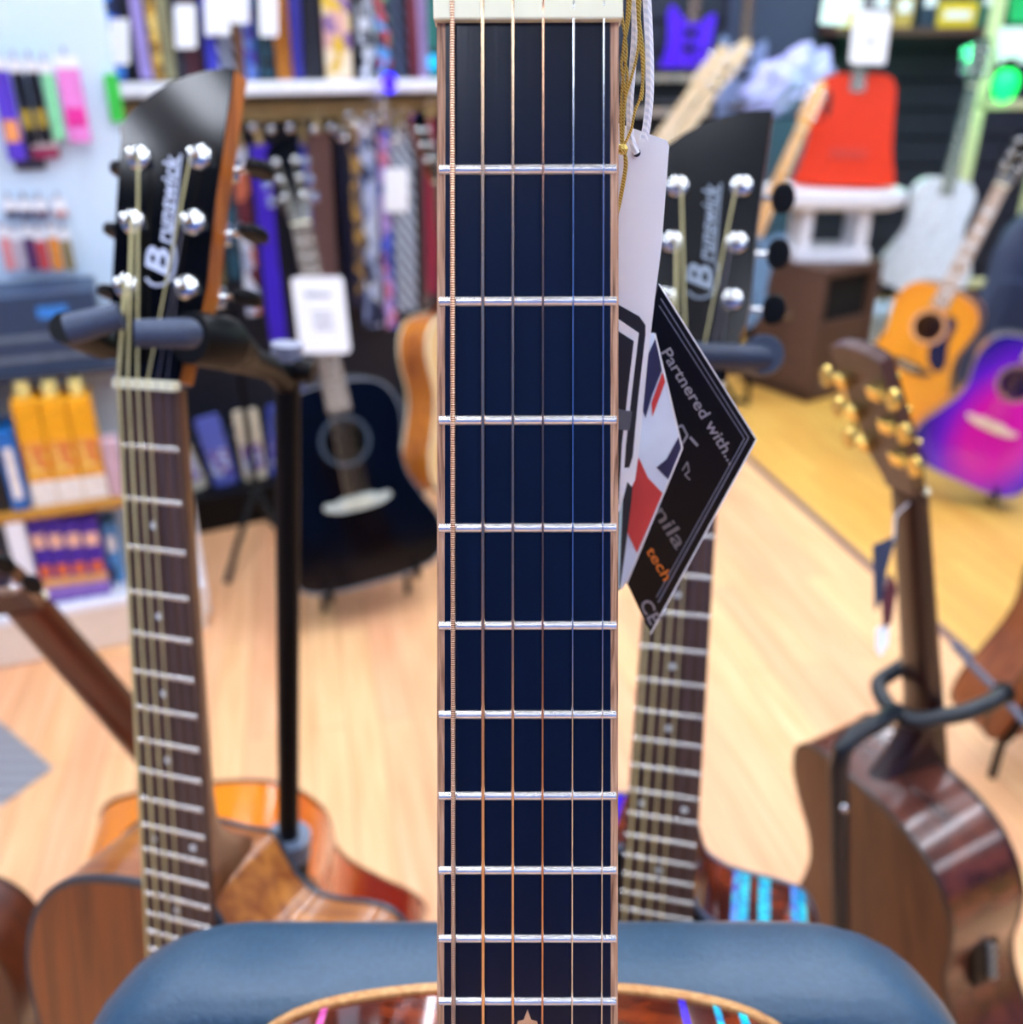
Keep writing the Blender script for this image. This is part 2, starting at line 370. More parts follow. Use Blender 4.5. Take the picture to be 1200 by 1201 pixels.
    if electric:
        for yy in (-join-75, -join-150): B(MB(k).box((0, yy, zt+3), (78, 34, 7)), 'pickup', BLACKM, bevel=.003)
        for x, yy in ((85, -join-250), (110, -join-290)): B(MB(k).lathe([(9,zt),(9,zt+14),(1,zt+14)], 12, Matrix.Translation((x, yy, 0))), 'control_knob', BLACKM)
    return root
def mtx(rows): return Matrix(rows)
M_MAIN = mtx([[0.99999,-0.00253,-0.00426,0.00424],[-0.00341,0.27262,-0.96212,0.27734],[0.00359,0.96212,0.27261,1.40546],[0,0,0,1]])
M_LEFT = mtx([[0.95263,0.0273,-0.30291,-0.22525],[-0.30136,0.21903,-0.92801,0.56097],[0.04102,0.97534,0.21688,1.21036],[0,0,0,1]])
M_RIGHT = mtx([[0.96488,0.03268,-0.26065,0.12447],[-0.26002,0.25972,-0.93002,0.63082],[0.0373,0.96513,0.25909,1.18689],[0,0,0,1]])
# --- the guitar in front: ebony board, oak binding, exotic ribs with coloured strips
EBONY = wood('ebony_board', '#040a1c', '#060e24', .22, 0, (400, 6, 400), bump=.03, spec=.42)
OAKB = wood('oak_binding', '#6e462c', '#d2a888', .5, 0, (1100, 45, 1100), bump=.3, mid='#b98a68')
EXOTIC = wood('cocobolo', '#2a0d06', '#a2441c', .1, 1, (14, 60, 25), mid='#4e1a0c')
WOUND = bands('wound_bronze_string', '#8d5b3d', '#e9c9ae', 500, 'Y', .3, metal=.85, bump=.6)
BRZ = plain('smooth_bronze_string', '#e2bd97', .26, 1, var=.04); BRZ2 = plain('copper_string', '#cf9d7c', .24, 1); STEEL = plain('steel_plain_string', '#d5d9de', .18, 1)
ol_main = outline(DREAD, DREAD, 358)
main = guitar(M_MAIN, 'acoustic guitar with wood-bound black fretboard standing on the dark chair', ol_main, W0=47, W12=57.5, body=wood('cedar_top', '#8a4a22', '#b4713a', .2, .8), rim=EXOTIC, back=EXOTIC,
    bind=wood('pale_binding', '#b57a42', '#d6a56c', .4, 0, (300,300,300)), fb=EBONY, fbind=OAKB, neck=wood('neck_oak', '#7a4a2e', '#b98560', .45, 0, (300,14,300)), head_ol=HEAD_BOX, dots=False, frets=20,
    string_mats=[WOUND, BRZ, BRZ, BRZ2, STEEL, STEEL], sr=1.0, guard=None)
flame = [(0,9),(1.2,5.5),(3,5),(3.6,2),(6,2.6),(5,-1.5),(7,-5),(4,-6),(3,-9),(0,-11),(-3,-9),(-4,-6),(-7,-5),(-5,-1.5),(-6,2.6),(-3.6,2),(-3,5),(-1.2,5.5)]
MB(.001).prism([(x, y-(NUT(10)+12)) for x, y in flame], -.1, .08).build('leaf_inlay', wood('maple_inlay', '#b98058', '#d9a57c', .4, 0, (300,40,300)), main, off=(0,858,0))
STRIP_MATS = {c: cells('shell_'+c, h, 260, .25) for c, h in (('turquoise',['#10a8c8','#20d0dc','#1888c0']), ('violet',['#4a28e0','#3414b8']), ('pink',['#e060a8','#c04890']), ('azure',['#3a78d8','#5a8ce0','#4a58b8','#20b0d0']))}
def rim_strips(root, ol, depth, defs, tail=858):                       # thin coloured strips on the ribs, running front to back
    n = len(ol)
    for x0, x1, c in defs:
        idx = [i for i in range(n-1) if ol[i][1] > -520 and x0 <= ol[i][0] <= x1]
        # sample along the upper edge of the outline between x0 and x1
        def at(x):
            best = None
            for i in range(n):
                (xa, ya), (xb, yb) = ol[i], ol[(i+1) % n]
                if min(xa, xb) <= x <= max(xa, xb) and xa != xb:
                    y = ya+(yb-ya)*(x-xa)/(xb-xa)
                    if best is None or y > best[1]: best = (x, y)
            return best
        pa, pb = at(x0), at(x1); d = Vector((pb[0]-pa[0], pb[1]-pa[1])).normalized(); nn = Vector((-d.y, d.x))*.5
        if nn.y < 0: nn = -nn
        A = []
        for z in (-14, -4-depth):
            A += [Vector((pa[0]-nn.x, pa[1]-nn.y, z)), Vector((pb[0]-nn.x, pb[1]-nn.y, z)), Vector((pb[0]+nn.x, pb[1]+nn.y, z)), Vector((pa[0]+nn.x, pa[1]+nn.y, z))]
        MB(.001).hexa(A[:4], A[4:]).build('shell_strip', STRIP_MATS[c], root, off=(0, tail, 0))
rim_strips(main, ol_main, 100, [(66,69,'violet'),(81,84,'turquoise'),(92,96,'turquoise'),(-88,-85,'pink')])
# --- lettering on the two matching headstocks
def script_logo(mat):
    def f(root, T, off):
        vs, fs = text_mesh('runswick', 15.5, .35, .25)
        wd = max(v.x for v in vs); mb = MB(.001)
        to = lambda x, y: T @ Vector((6.5-y, 84+x, .75))
        mb.add([to(v.x*56/wd, v.y) for v in vs], fs)
        bv, bf = text_mesh('B', 25, .3, .5); bw = max(v.x for v in bv)
        mb.add([to(v.x*20/bw-21, v.y-1) for v in bv], bf)
        cap = spline([(-21,15),(-25,9),(-24,1),(-18,-4),(-9,-5),(0,-3)], 5)
        mb.tube([to(p.x, p.y) for p in cap], .9, 6)
        line = [to(x, -1.5) for x in (0, 20, 40, 56)]; mb.tube(line, .7, 6)
        mb.build('lettering', mat, root, off=off)
    return f
LOGO = plain('silver_lettering', '#c3cbe2', .35, var=.05)
LOGO2 = plain('grey_lettering', '#8b97a5', .35, var=.05)
ORANGEW = wood('orange_maple', '#8a4612', '#c87428', .35, .4, (120,8,120))
ol_left = outline(CUT, DREAD, 358)
left = guitar(M_LEFT, 'brown mahogany cutaway guitar with silver script headstock hung on black stand', ol_left, depth=92, W0=43.5, W12=54.5, body=MAHOG, rim=wood('honey_rib', '#7c3c12', '#c07a34', .28, .5, (5,60,60)), back=MAHOG,
    bind=plain('black_white_binding', '#303844', .3), neck=MAHOGD, headside=ORANGEW, logo=script_logo(LOGO), frets=20, sr=1.6, btn=84, fretw=1.8,
    string_mats=[mm('pale_bronze_string', plain, '#d9cd96', .42, .35)]*4+[mm('dull_steel_string', plain, '#6a6670', .35, .8)]*2)
ol_right = outline([(0,0),(16,2),(24,20),(32,40),(48,50),(70,54),(98,57),(116,64),(128,90),(130,130),(128,170),(137,240)]+CUT[13:], DREAD, 358)
right = guitar(M_RIGHT, 'dark striped-wood cutaway guitar with shell strips and grey script headstock', ol_right, depth=92, body=plain('black_top', '#07070a', .15, coat=1), rim=EXOTIC, back=EXOTIC,
    bind=plain('grey_binding', '#4c586c', .3), neck=MAHOGD, head=plain('black_satin_head', '#02050c', .22, spec=.3), logo=script_logo(LOGO2), frets=20, sr=1.6, fretw=1.8,
    string_mats=[mm('pale_bronze_string', plain, '#d9cd96', .42, .35)]*4+[mm('dull_steel_string', plain, '#6a6670', .35, .8)]*2)
rim_strips(right, ol_right, 92, [(56,61,'azure'),(62,69,'turquoise'),(77,86,'turquoise'),(103,108,'azure'),(109,115,'turquoise'),(-60,-40,'violet')])  # the violet strip is a purple reflection painted on the shoulder
# ------------------------------------------------------------------ chair that carries the front guitar
LEATHER = plain('blue_black_leather', '#2c4a62', .4, bump=.25, scale=350, spec=.6)
chair = empty('padded_chair', (0, .2, 0), 'dark blue-grey padded chair holding the wood-bound guitar', 'chair')
CI = Matrix.Translation((0, -.2, 0))
def chair_build(mb, nm, mat, **kw):
    o = mb.build(nm, mat, chair, off=(0, -.2, 0), **kw); return o
Tm = M_MAIN @ Matrix.Scale(.001, 4)
rings = []
ro = rounded(436, 330, 78, 8)
for q, z in ((.80,-109),(.9,-110.5),(.96,-115),(.99,-124),(1,-140),(1,-152),(.99,-166),(.96,-175),(.9,-179),(.8,-181)):
    e = (1-q)*165*1.0
    rings.append([Tm @ Vector((x*(1-e/218*.9), -530+y*(1-e/165*.9), z)) for x, y in ro])
chair_build(MB().loft(rings), 'backrest', LEATHER, smooth=True)
seat = [(x, y+.02) for x, y in rounded(.46, .46, .07)]
sr_ = []
for q, z in ((.94,.47),(1,.485),(1,.53),(.97,.548),(.9,.553)): sr_.append([Vector((x*q, y*q, z)) for x, y in seat])
chair_build(MB().loft(sr_), 'seat', LEATHER, smooth=True)
for sx in (-1, 1):
    chair_build(MB().tube([Tm @ Vector((sx*150, -640, -150)), (sx*.15, .245, .52), (sx*.17, .26, .47)], .014), 'back_support', BLACKM, smooth=True)
    for sy in (-1, 1): chair_build(MB().tube([(sx*.18, .02+sy*.18, .475), (sx*.21, .02+sy*.22, 0)], .013), 'leg', BLACKM, smooth=True)
# ------------------------------------------------------------------ hanging tags and cords on the front guitar
def px_poly(pts, Y, t=.0006, mb=None, lift=0):
    mb = mb or MB(); fr = [PY(x, y, Y) for x, y in pts]
    fr = [p - Vector((0, lift, 0)) for p in fr]
    return mb.loft([fr, [p + Vector((0, t, 0)) for p in fr]])
TY = .306
wt = [(700,138),(727,145),(783,165),(785,172),(776,290),(768,352),(760,420),(750,525),(745,563),(741,571),(736,565),(727,600),(700,600)]
t = empty('swing_tag', PY(742, 571, TY), 'white hang tag with black rounded frame print beside guitar neck', 'tag')
def tb(mb, nm, mat, root): return mb.build(nm, mat, root, off=-root.location)
tb(px_poly(wt, TY), 'card', CARD, t)
INK = plain('black_print', '#1d2024', .35); GREY = plain('grey_print', '#5d626a', .4)
tb(px_poly([(700,345),(727,358),(750,371),(757,381),(757,392),(748,470),(742,535),(738,548),(700,548)], TY, .0003, lift=.0004), 'frame_print', INK, t)
tb(px_poly([(700,360),(727,375),(749,390),(742,450),(734,520),(729,590),(700,590)], TY, .0003, lift=.0008), 'inner_white_line', CARD, t)
tb(px_poly([(700,375),(726,388),(743,399),(737,450),(729,520),(725,590),(700,590)], TY, .0003, lift=.0012), 'inner_panel', INK, t)
tb(px_poly([(700,474),(741,481),(740,488),(738,503),(700,500)], TY, .0003, lift=.0016), 'grey_bar', GREY, t)
tb(MB().lathe([(.0012,0),(.0012,.0004),(.0001,.0004)], 12, Matrix.Translation(PY(746.5,179,TY)-Vector((0,.0003,0))) @ Matrix.Rotation(R(90),4,'X')), 'eyelet', INK, t)
t2 = empty('swing_tag', PY(727, 690, TY+.004), 'dark teal-edged hang tag tucked behind the white tag', 'tag')
tb(px_poly([(700,520),(745,530),(741,585),(733,650),(727,692),(700,700)], TY+.004), 'card', mm('teal_black_card', plain, '#16222c', .35), t2)
tb(px_poly([(727,548),(732,548),(728,640),(726,690),(724,690)], TY+.004, .0003, lift=.0005), 'pale_edge', mm('pale_teal', plain, '#bfe0e4', .35), t2)
t3 = empty('swing_tag', PY(763, 743, TY+.014), 'black diamond swing tag printed Partnered with, thin double border', 'tag')
tb(px_poly([(773,333),(887,515),(763,743),(735,683),(725,600),(735,450)], TY+.014, .0005), 'card', mm('black_card', plain, '#020204', .3, spec=.25), t3)
WL = mm('white_edge', plain, '#f4f4f4', .5)
def px_line(pts, wpx, Y, lift, mb=None):
    mb = mb or MB()
    for (xa, ya), (xb, yb) in zip(pts, pts[1:]):
        d = Vector((xb-xa, yb-ya)).normalized(); n = Vector((-d.y, d.x))*wpx/2
        px_poly([(xa+n.x, ya+n.y), (xb+n.x, yb+n.y), (xb-n.x, yb-n.y), (xa-n.x, ya-n.y)], Y, .0002, mb, lift)
    return mb
tb(px_line([(773,333),(887,515),(763,743)], 1.6, TY+.014, .0004), 'white_edge', WL, t3)
tb(px_line([(775,350),(878,513),(772,706)], .9, TY+.014, .0004, px_line([(773,358),(873,514),(770,700)], .7, TY+.014, .0004)), 'double_border', mm('grey_line', plain, '#8c8fa0', .4), t3)
def px_text(body, x0, y0, ang, size, Y, lift, length=None, serif=False):
    vs, fs = text_mesh(body, 1.0, 0, .012); wd = max(v.x for v in vs); sx = (length/wd if length else size)
    c, s = math.cos(R(ang)), math.sin(R(ang)); mb = MB()
    mb.add([PY(x0+v.x*sx*c + v.y*size*s, y0+v.x*sx*s - v.y*size*c, Y)-Vector((0, lift, 0)) for v in vs], fs); return mb
PR = mm('pale_print', plain, '#918d92', .4)
tb(px_text('Partnered with...', 774, 412, 58.5, 19, TY+.014, .0007, 156), 'lettering', PR, t3)
tb(px_text('nila', 765, 598, 59, 24, TY+.014, .0007, 54), 'lettering', mm('dim_print', plain, '#736d6c', .4), t3)
tb(px_text('tech', 757, 645, 59, 17, TY+.014, .0007, 42), 'lettering', mm('orange_print', plain, '#d8731e', .4), t3)
tb(px_text('CE', 749, 706, 62, 21, TY+.014, .0007, 30), 'lettering', PR, t3)
tb(px_line([(800,551),(806,541),(808,552),(803,556),(809,562)], 1.3, TY+.014, .0007, px_line([(790,503),(800,498),(806,510),(800,520)], 2.4, TY+.014, .0007, px_line([(809,512),(818,522)], 3, TY+.014, .0007))), 'lettering', PR, t3)
t4 = empty('swing_tag', PY(735, 683, TY+.009), 'red, white and navy folded tag over the black diamond tag', 'tag')
BY = TY+.009
tb(px_poly([(722,390),(768,391),(800,525),(735,683),(728,692),(722,640)], BY, .0005), 'card', mm('pale_blue_card', plain, '#dfe9fa', .4), t4)
NAVY = mm('navy_print', plain, '#23264a', .4); REDP = mm('red_print', plain, '#d2403c', .4)
tb(px_poly([(769,396),(776,434),(765,462),(757,490),(750,470),(758,420)], BY, .0002, lift=.0004), 'navy_patch', NAVY, t4)
tb(px_poly([(777,436),(780,447),(765,488),(764,472)], BY, .0002, lift=.0006), 'red_patch', REDP, t4)
tb(px_poly([(796,512),(800,525),(784,562),(770,548),(782,538)], BY, .0002, lift=.0004), 'navy_patch', NAVY, t4)
tb(px_poly([(749,536),(760,560),(777,578),(747,648),(735,622),(738,580)], BY, .0002, lift=.0004), 'red_patch', REDP, t4)
tb(px_line([(768,391),(800,525),(735,683)], 1.8, BY, .0006), 'white_edge', WL, t4)
GC = bands('gold_cord', '#c09a34', '#f0dc80', 700, 'DIAGONAL', .35, metal=.5); WC = bands('white_cord', '#dfe5f0', '#f8faff', 320, 'DIAGONAL', .7)
def cord(pts, Y, r, name, mat, label, grp=None, dy=0):
    mb = MB(); P3 = [PY(p.x, p.y, Y+dy*math.sin(i*.7)) for i, p in enumerate(spline(pts, 6))]
    return one(name, mb.tube(P3, r, 6), mat, label, 'cord', grp, smooth=True)
gl = 'thin gold cord looped down from the headstock beside the fretboard edge'
for j, pts in enumerate([[(728,-30),(730,20),(735,60),(730,100),(728,140),(729,172)], [(738,-30),(735,25),(731,60),(736,90),(731,130),(731,172)], [(741,-30),(738,20),(733,50),(729,75),(733,110),(730,172)],
        [(752,-30),(750,20),(748,60),(741,90),(733,120),(730,172)], [(746,-30),(749,30),(753,70),(754,105),(752,118)], [(731,172),(737,160),(741,150),(745,130),(752,110),(755,70),(750,20),(748,-30)], [(731,172),(735,190),(732,215),(727,240),(722,260)], [(732,172),(733,195),(729,220),(724,250)]]):
    cord(pts, .296, .00042, 'gold_cord', GC, gl, 'gold tag cords')
one('cord_knot', MB().lathe([(.0003,-.0016),(.0015,-.001),(.0017,.0002),(.0012,.0012),(.0002,.0016)], 10, Matrix.Translation(PY(730,175,.2955))), GC, 'small gold cord knot lying against the white tag', 'knot')
cord([(743,-30),(745,30),(742,80),(739,120),(739,152),(742,168),(747,180)], .298, .0011, 'white_cord', WC, 'twisted white cord threaded through the white tag eyelet')
cord([(757,-30),(760,20),(762,70),(762,110),(759,145),(755,165)], .300, .0013, 'white_cord', WC, 'twisted white cord strand passing behind the white tag')
# ------------------------------------------------------------------ guitar stands
def tripod(root, base, hub_h, spread, mat=BLACKM, n=3, a0=0):
    for j in range(n):
        a = R(a0)+2*math.pi*j/n; e = base+Vector((math.cos(a)*spread, math.sin(a)*spread, .012))
        MB().tube([base+Vector((0,0,hub_h)), base+Vector((math.cos(a)*spread*.3, math.sin(a)*spread*.3, hub_h*.72)), e], .009, 8).build('leg', mat, root, off=-root.location, smooth=True)
def sb(mb, nm, mat, root, **kw): return mb.build(nm, mat, root, off=-root.location, **kw)
# left stand
ptop, pbot = PD(337, 415, .745), PD(338.5, 990, .955)
d = (pbot-ptop).normalized(); pfl = pbot + d*((pbot.z-.30)/-d.z)
s1 = empty('guitar_stand', (pfl.x, pfl.y, 0), 'black tripod guitar stand holding the brown mahogany cutaway guitar', 'stand')
sb(MB().tube([ptop, pbot], .0102, 16), 'pole', BLACKM, s1, smooth=True)
sb(MB().tube([ptop-d*.008, ptop+d*.004], .0125, 16), 'pole_cap', mm('grey_plastic', plain, '#7a8096', .4), s1, smooth=True)
sb(MB().tube([pbot-d*.012, pbot+d*.012], .022, 16), 'collar_ring', mm('blue_grey_plastic', plain, '#5d6c84', .35), s1, smooth=True)
sb(MB().tube([pbot+d*.012, pbot+d*.09, pfl], [.021,.018,.015], 16), 'lower_tube', BLACKM, s1, smooth=True)
tripod(s1, Vector((pfl.x, pfl.y, 0)), .3, .36, a0=40)
yk = PD(262, 402, .60)
sb(MB().tube([ptop+d*.025, PD(318,432,.715), PD(285,420,.66), yk], [.009,.009,.011,.017], 12), 'yoke_arm', BLACKM, s1, smooth=True)
sb(MB().tube([PD(283,416,.645), yk, PD(222,396,.575)], [.013,.017,.016], 14), 'yoke_hub', BLACKM, s1, smooth=True)
sb(MB().tube([PD(340,432,.745), PD(368,436,.745)], .009, 10), 'clamp_knob', BLACKM, s1, smooth=True)
for pts in ([PD(270,405,.63), PD(215,382,.558), PD(203,390,.548), PD(150,393,.545), PD(160,391,.545)],):
    sb(MB().tube([PD(222,391,.552), PD(214,391,.545), PD(158,391,.535)], [.0088,.0088,.0078], 14), 'yoke_gate', RUBBER, s1, smooth=True)
sb(MB().tube([PD(262,405,.61), PD(170,412,.66), PD(120,404,.62), PD(80,386,.575), PD(76,384,.57)], .0098, 12), 'yoke_fork', BLACKM, s1, smooth=True)
sb(MB().tube([PD(80,387,.566), PD(142,370,.57)], [.0092,.008], 14), 'yoke_gate', RUBBER, s1, smooth=True)
# right stand
yr = PD(893, 417, .665)
pr0, pr1 = PD(800, 430, .80), PD(788, 1010, 1.12); d2 = (pr1-pr0).normalized(); prf = pr1 + d2*((pr1.z-.3)/-d2.z)
s2 = empty('guitar_stand', (prf.x, prf.y, 0), 'black tripod guitar stand holding the dark striped-wood guitar', 'stand')
sb(MB().tube([pr0, pr1, prf], .011, 14), 'pole', BLACKM, s2, smooth=True)
tripod(s2, Vector((prf.x, prf.y, 0)), .3, .34, a0=100)
sb(MB().tube([pr0, PD(840,425,.74), PD(880,420,.70), PD(893,418,.672)], .011, 12), 'yoke_arm', BLACKM, s2, smooth=True)
sb(MB().lathe([(.001,-.011),(.013,-.011),(.0145,-.006),(.0145,.006),(.013,.011),(.001,.011)], 18, Matrix.Translation(yr) @ Matrix.Rotation(R(70),4,'X')), 'yoke_knob', mm('navy_foam', plain, '#1a2840', .5), s2, smooth=True)
sb(MB().tube([yr+Vector((0,-.006,0)), PD(835,418,.635), PD(780,416,.625)], .0092, 12), 'yoke_gate', mm('navy_foam', plain, '#1a2840', .5), s2, smooth=True)
sb(MB().tube([PD(800,424,.74), PD(760,420,.70), PD(735,416,.63)], .011, 12), 'yoke_fork', BLACKM, s2, smooth=True)
# ------------------------------------------------------------------ the leaning orange guitar behind the left stand
GLOSSO = burst('orange_lacquer', '#f08a1c', '#dc5a14', '#8a1604', (.36,.42), (.06,.52))
lean = guitar(pose((-.472,.800,.915), 182, 19, 11.5), 'glossy orange-red guitar leaning over behind the mahogany cutaway guitar', outline(DREAD, DREAD, 358), body=GLOSSO,
    rim=GLOSSO, back=GLOSSO, bind=plain('dull_binding', '#6a3a1c', .35), neck=wood('red_neck', '#3c0c03', '#661c08', .3, .4), headside=MAHOGD, post=CHROME)
def floor_stand(root_loc, M, label, h=.06, tail=.858):                   # low A-frame under a guitar
    c = M @ Vector((0, -tail, -.055)); xa = (M.to_3x3() @ Vector((1,0,0))); xa.z = 0; xa.normalize(); ya = Vector((-xa.y, xa.x, 0))
    st = empty('floor_guitar_stand', (c.x, c.y, 0), label, 'stand')
    zz = c.z
    back = (M.to_3x3() @ Vector((0,0,-1))); back.z = 0; back.normalize()
    for sg in (-1, 1):
        p = Vector((c.x, c.y, 0)) + xa*sg*.12
        low = (M @ Vector((sg*.12, -tail+.012, -.05))).z - .012
        q = M @ Vector((sg*.1, -tail+.30, -.135))
        sb(MB().tube([p-back*.06+Vector((0,0,low+.04)), p-back*.06+Vector((0,0,low)), p+back*.06+Vector((0,0,low)), q], .009, 8), 'cradle_arm', BLACKM, st, smooth=True)
        sb(MB().tube([p+back*.05+Vector((0,0,low)), p+back*.05+Vector((0,0,0))], .009, 8), 'leg', BLACKM, st, smooth=True)
    q = M @ Vector((0, -tail+.30, -.135)); a_, b2 = M @ Vector((-.1, -tail+.30, -.135)), M @ Vector((.1, -tail+.30, -.135))
    sb(MB().tube([a_, b2], .008, 8), 'cross_bar', BLACKM, st, smooth=True)
    sb(MB().tube([q, Vector((q.x, q.y, 0)) + back*.06 + Vector((0,0,.01))], .009, 8), 'leg', BLACKM, st, smooth=True)
    return st
floor_stand(None, pose((-.472,.800,.915), 182, 19, 11.5), 'low black A-frame stand under the glossy orange-red leaning guitar')
# ------------------------------------------------------------------ brown guitar seen from its back, with stand
M_B = pose((.424,.915,.982), 110, 13.0, 4.6)
BRW = wood('matte_brown_back', '#5a3820', '#7a5030', .6, 0, (30,3,30)); BRR = wood('glossy_brown_rib', '#3a1a16', '#6a3424', .25, .5, (5,40,40))
bg = guitar(M_B, 'brown guitar turned to show its matte back and gold tuners', outline(DREAD, DREAD, 358), body=MAHOG, rim=BRR, back=BRW, bind=plain('brown_binding', '#2c1812', .4), neck=wood('dark_red_neck', '#1c0a08', '#34140e', .3, .4),
    headside=wood('head_brown', '#3c2420', '#553430', .4, .2), head_ol=HEAD_BOX, post=GOLD, button=GOLD)
pm = MB(.001).box((-133,-358-190,-55), (14, 75, 36)); o = pm.build('control_panel', BLACKM, bg, off=(0,858,0), bevel=.003)
for j in range(4): MB(.001).lathe([(4,0),(4,8),(.5,8)], 10, Matrix.Translation((-139,-358-165-j*16,-50)) @ Matrix.Rotation(R(-90),4,'Y')).build('control_knob', mm('grey_knob', plain, '#8a8a88', .4), o, off=(0,858,0))
q0, q1 = PD(987, 1122, 1.20), PD(984, 900, 1.03)
s3 = empty('guitar_stand', (q0.x, q0.y, 0), 'black bent-tube stand whose yoke rings the brown guitar neck', 'stand')
TUB = plain('blue_black_tube', '#101922', .4)
sb(MB().tube([Vector((q0.x, q0.y, .25)), q0, q1] + [PD(x, y, z) for x, y, z in ((988,878,1.02),(1005,860,1.02),(1030,848,1.035))] + [M_B @ Vector((-.014,-.262,-.058))], .0105, 12), 'pole', TUB, s3, smooth=True)
sb(MB().tube([M_B @ (p*.001) for p in spline([(-12,-262,-58),(-34,-268,-46),(-38.5,-276,-14),(-38.5,-286,20),(-33,-294,60),(-26,-298,84)], 4)], .0105, 12), 'yoke', TUB, s3, smooth=True)
sb(MB().tube([M_B @ Vector((-.0265,-.2978,.081)), M_B @ Vector((-.025,-.2985,.090))], .013, 12), 'end_cap', BLACKM, s3, smooth=True)
sb(MB().tube([M_B @ (p*.001) for p in spline([(-14,-262,-58),(10,-262,-54),(34,-260,-40),(37.5,-256,-10),(36.5,-250,26)], 4)], .0095, 12), 'yoke', TUB, s3, smooth=True)
for yy in (932, 947): sb(MB().lathe([(.0045,-.003),(.0045,.002),(.002,.0035),(.0004,.0036)], 10, Matrix.Translation(PD(989,yy,1.0485)) @ Matrix.Rotation(R(60),4,'X')), 'rivet', CHROME, s3)
for an in (118, 190, 262):
    bs = Vector((q0.x, q0.y, 0)); dr = Vector((math.cos(R(an)), math.sin(R(an)), 0))
    sb(MB().tube([bs+Vector((0,0,.25)), bs+dr*.1+Vector((0,0,.17)), bs+dr*.33+Vector((0,0,.012))], .009, 8), 'leg', BLACKM, s3, smooth=True)
# strap of tags on its headstock
tg = empty('swing_tag', PD(1030, 770, .98), 'small dark tag with white end hanging by the brown guitar neck', 'tag')
P4 = lambda pts, Z: [PD(x, y, Z) for x, y in pts]
def slab(pts, Z, t=.0012): f_ = P4(pts, Z); return MB().loft([f_, [p+Vector((0,t,0)) for p in f_]])
sb(slab([(1024,640),(1052,628),(1040,670),(1036,700),(1026,718)], .98), 'card', mm('navy_card', plain, '#2a3048', .4), tg)
sb(slab([(1034,700),(1046,672),(1052,690),(1046,730),(1036,738)], .982), 'red_card', mm('maroon_card', plain, '#5a1c20', .4), tg)
sb(slab([(1028,738),(1043,730),(1042,755),(1033,770),(1028,762)], .984), 'white_end', CARD, tg)
sb(MB().tube([PD(1048,634,.98), PD(1050,605,.985), M_B @ Vector((-.012,-.006,-.0165))], .0008, 6), 'cord', WC, tg)
# brown guitar further right
M_R = pose((1.17,1.62,.96), 200, 8, -2)
MATB = wood('tan_mahogany_back', '#7a4020', '#9c5a30', .45, .1, (30,3,30))
guitar(M_R, 'tan-brown guitar with its round matte back beside bent-tube stand', outline(DREAD, DREAD, 358), body=MATB, rim=MATB, back=MATB, bind=mm('tan_bind', plain, '#4a2a18', .4), neck=MAHOGD)
floor_stand(None, M_R, 'low black A-frame stand under the tan-brown round-backed guitar')
one('cable', MB().tube([PD(x, y, z) for x, y, z in ((1118,755,1.45),(1135,775,1.45),(1165,805,1.43),(1205,850,1.40),(1260,930,1.38))], .006, 8), mm('grey_rubber', plain, '#6a6f7c', .5), 'grey tube arm slanting in front of the tan-brown guitar back', 'tube', smooth=True)
# dark brown guitar low at the left and the grey leaflet
M_D = pose((-.735,.80,.885), 4, 12, -3)
guitar(M_D, 'dark brown guitar standing low beside the mahogany cutaway guitar', outline(DREAD, DREAD, 358), body=wood('walnut_top', '#3c1c0e', '#5e2e16', .3, .4, (40,4,40)), rim=MAHOGD, back=MAHOGD, bind=mm('tan_bind', plain, '#4a2a18', .4), neck=MAHOGD, headstock=True)
floor_stand(None, M_D, 'low black A-frame stand under the dark brown guitar')
lf = MB(); fr = [PZ(x, y, .004) for x, y in ((-45,820),(2,848),(62,900),(0,945),(-60,905))]
one('leaflet', lf.loft([fr, [p-Vector((0,0,.003)) for p in fr]]), bands('grey_leaflet', '#7c7c82', '#96969c', 9, 'Y', .6), 'grey printed leaflet lying on the peach floor', 'leaflet')
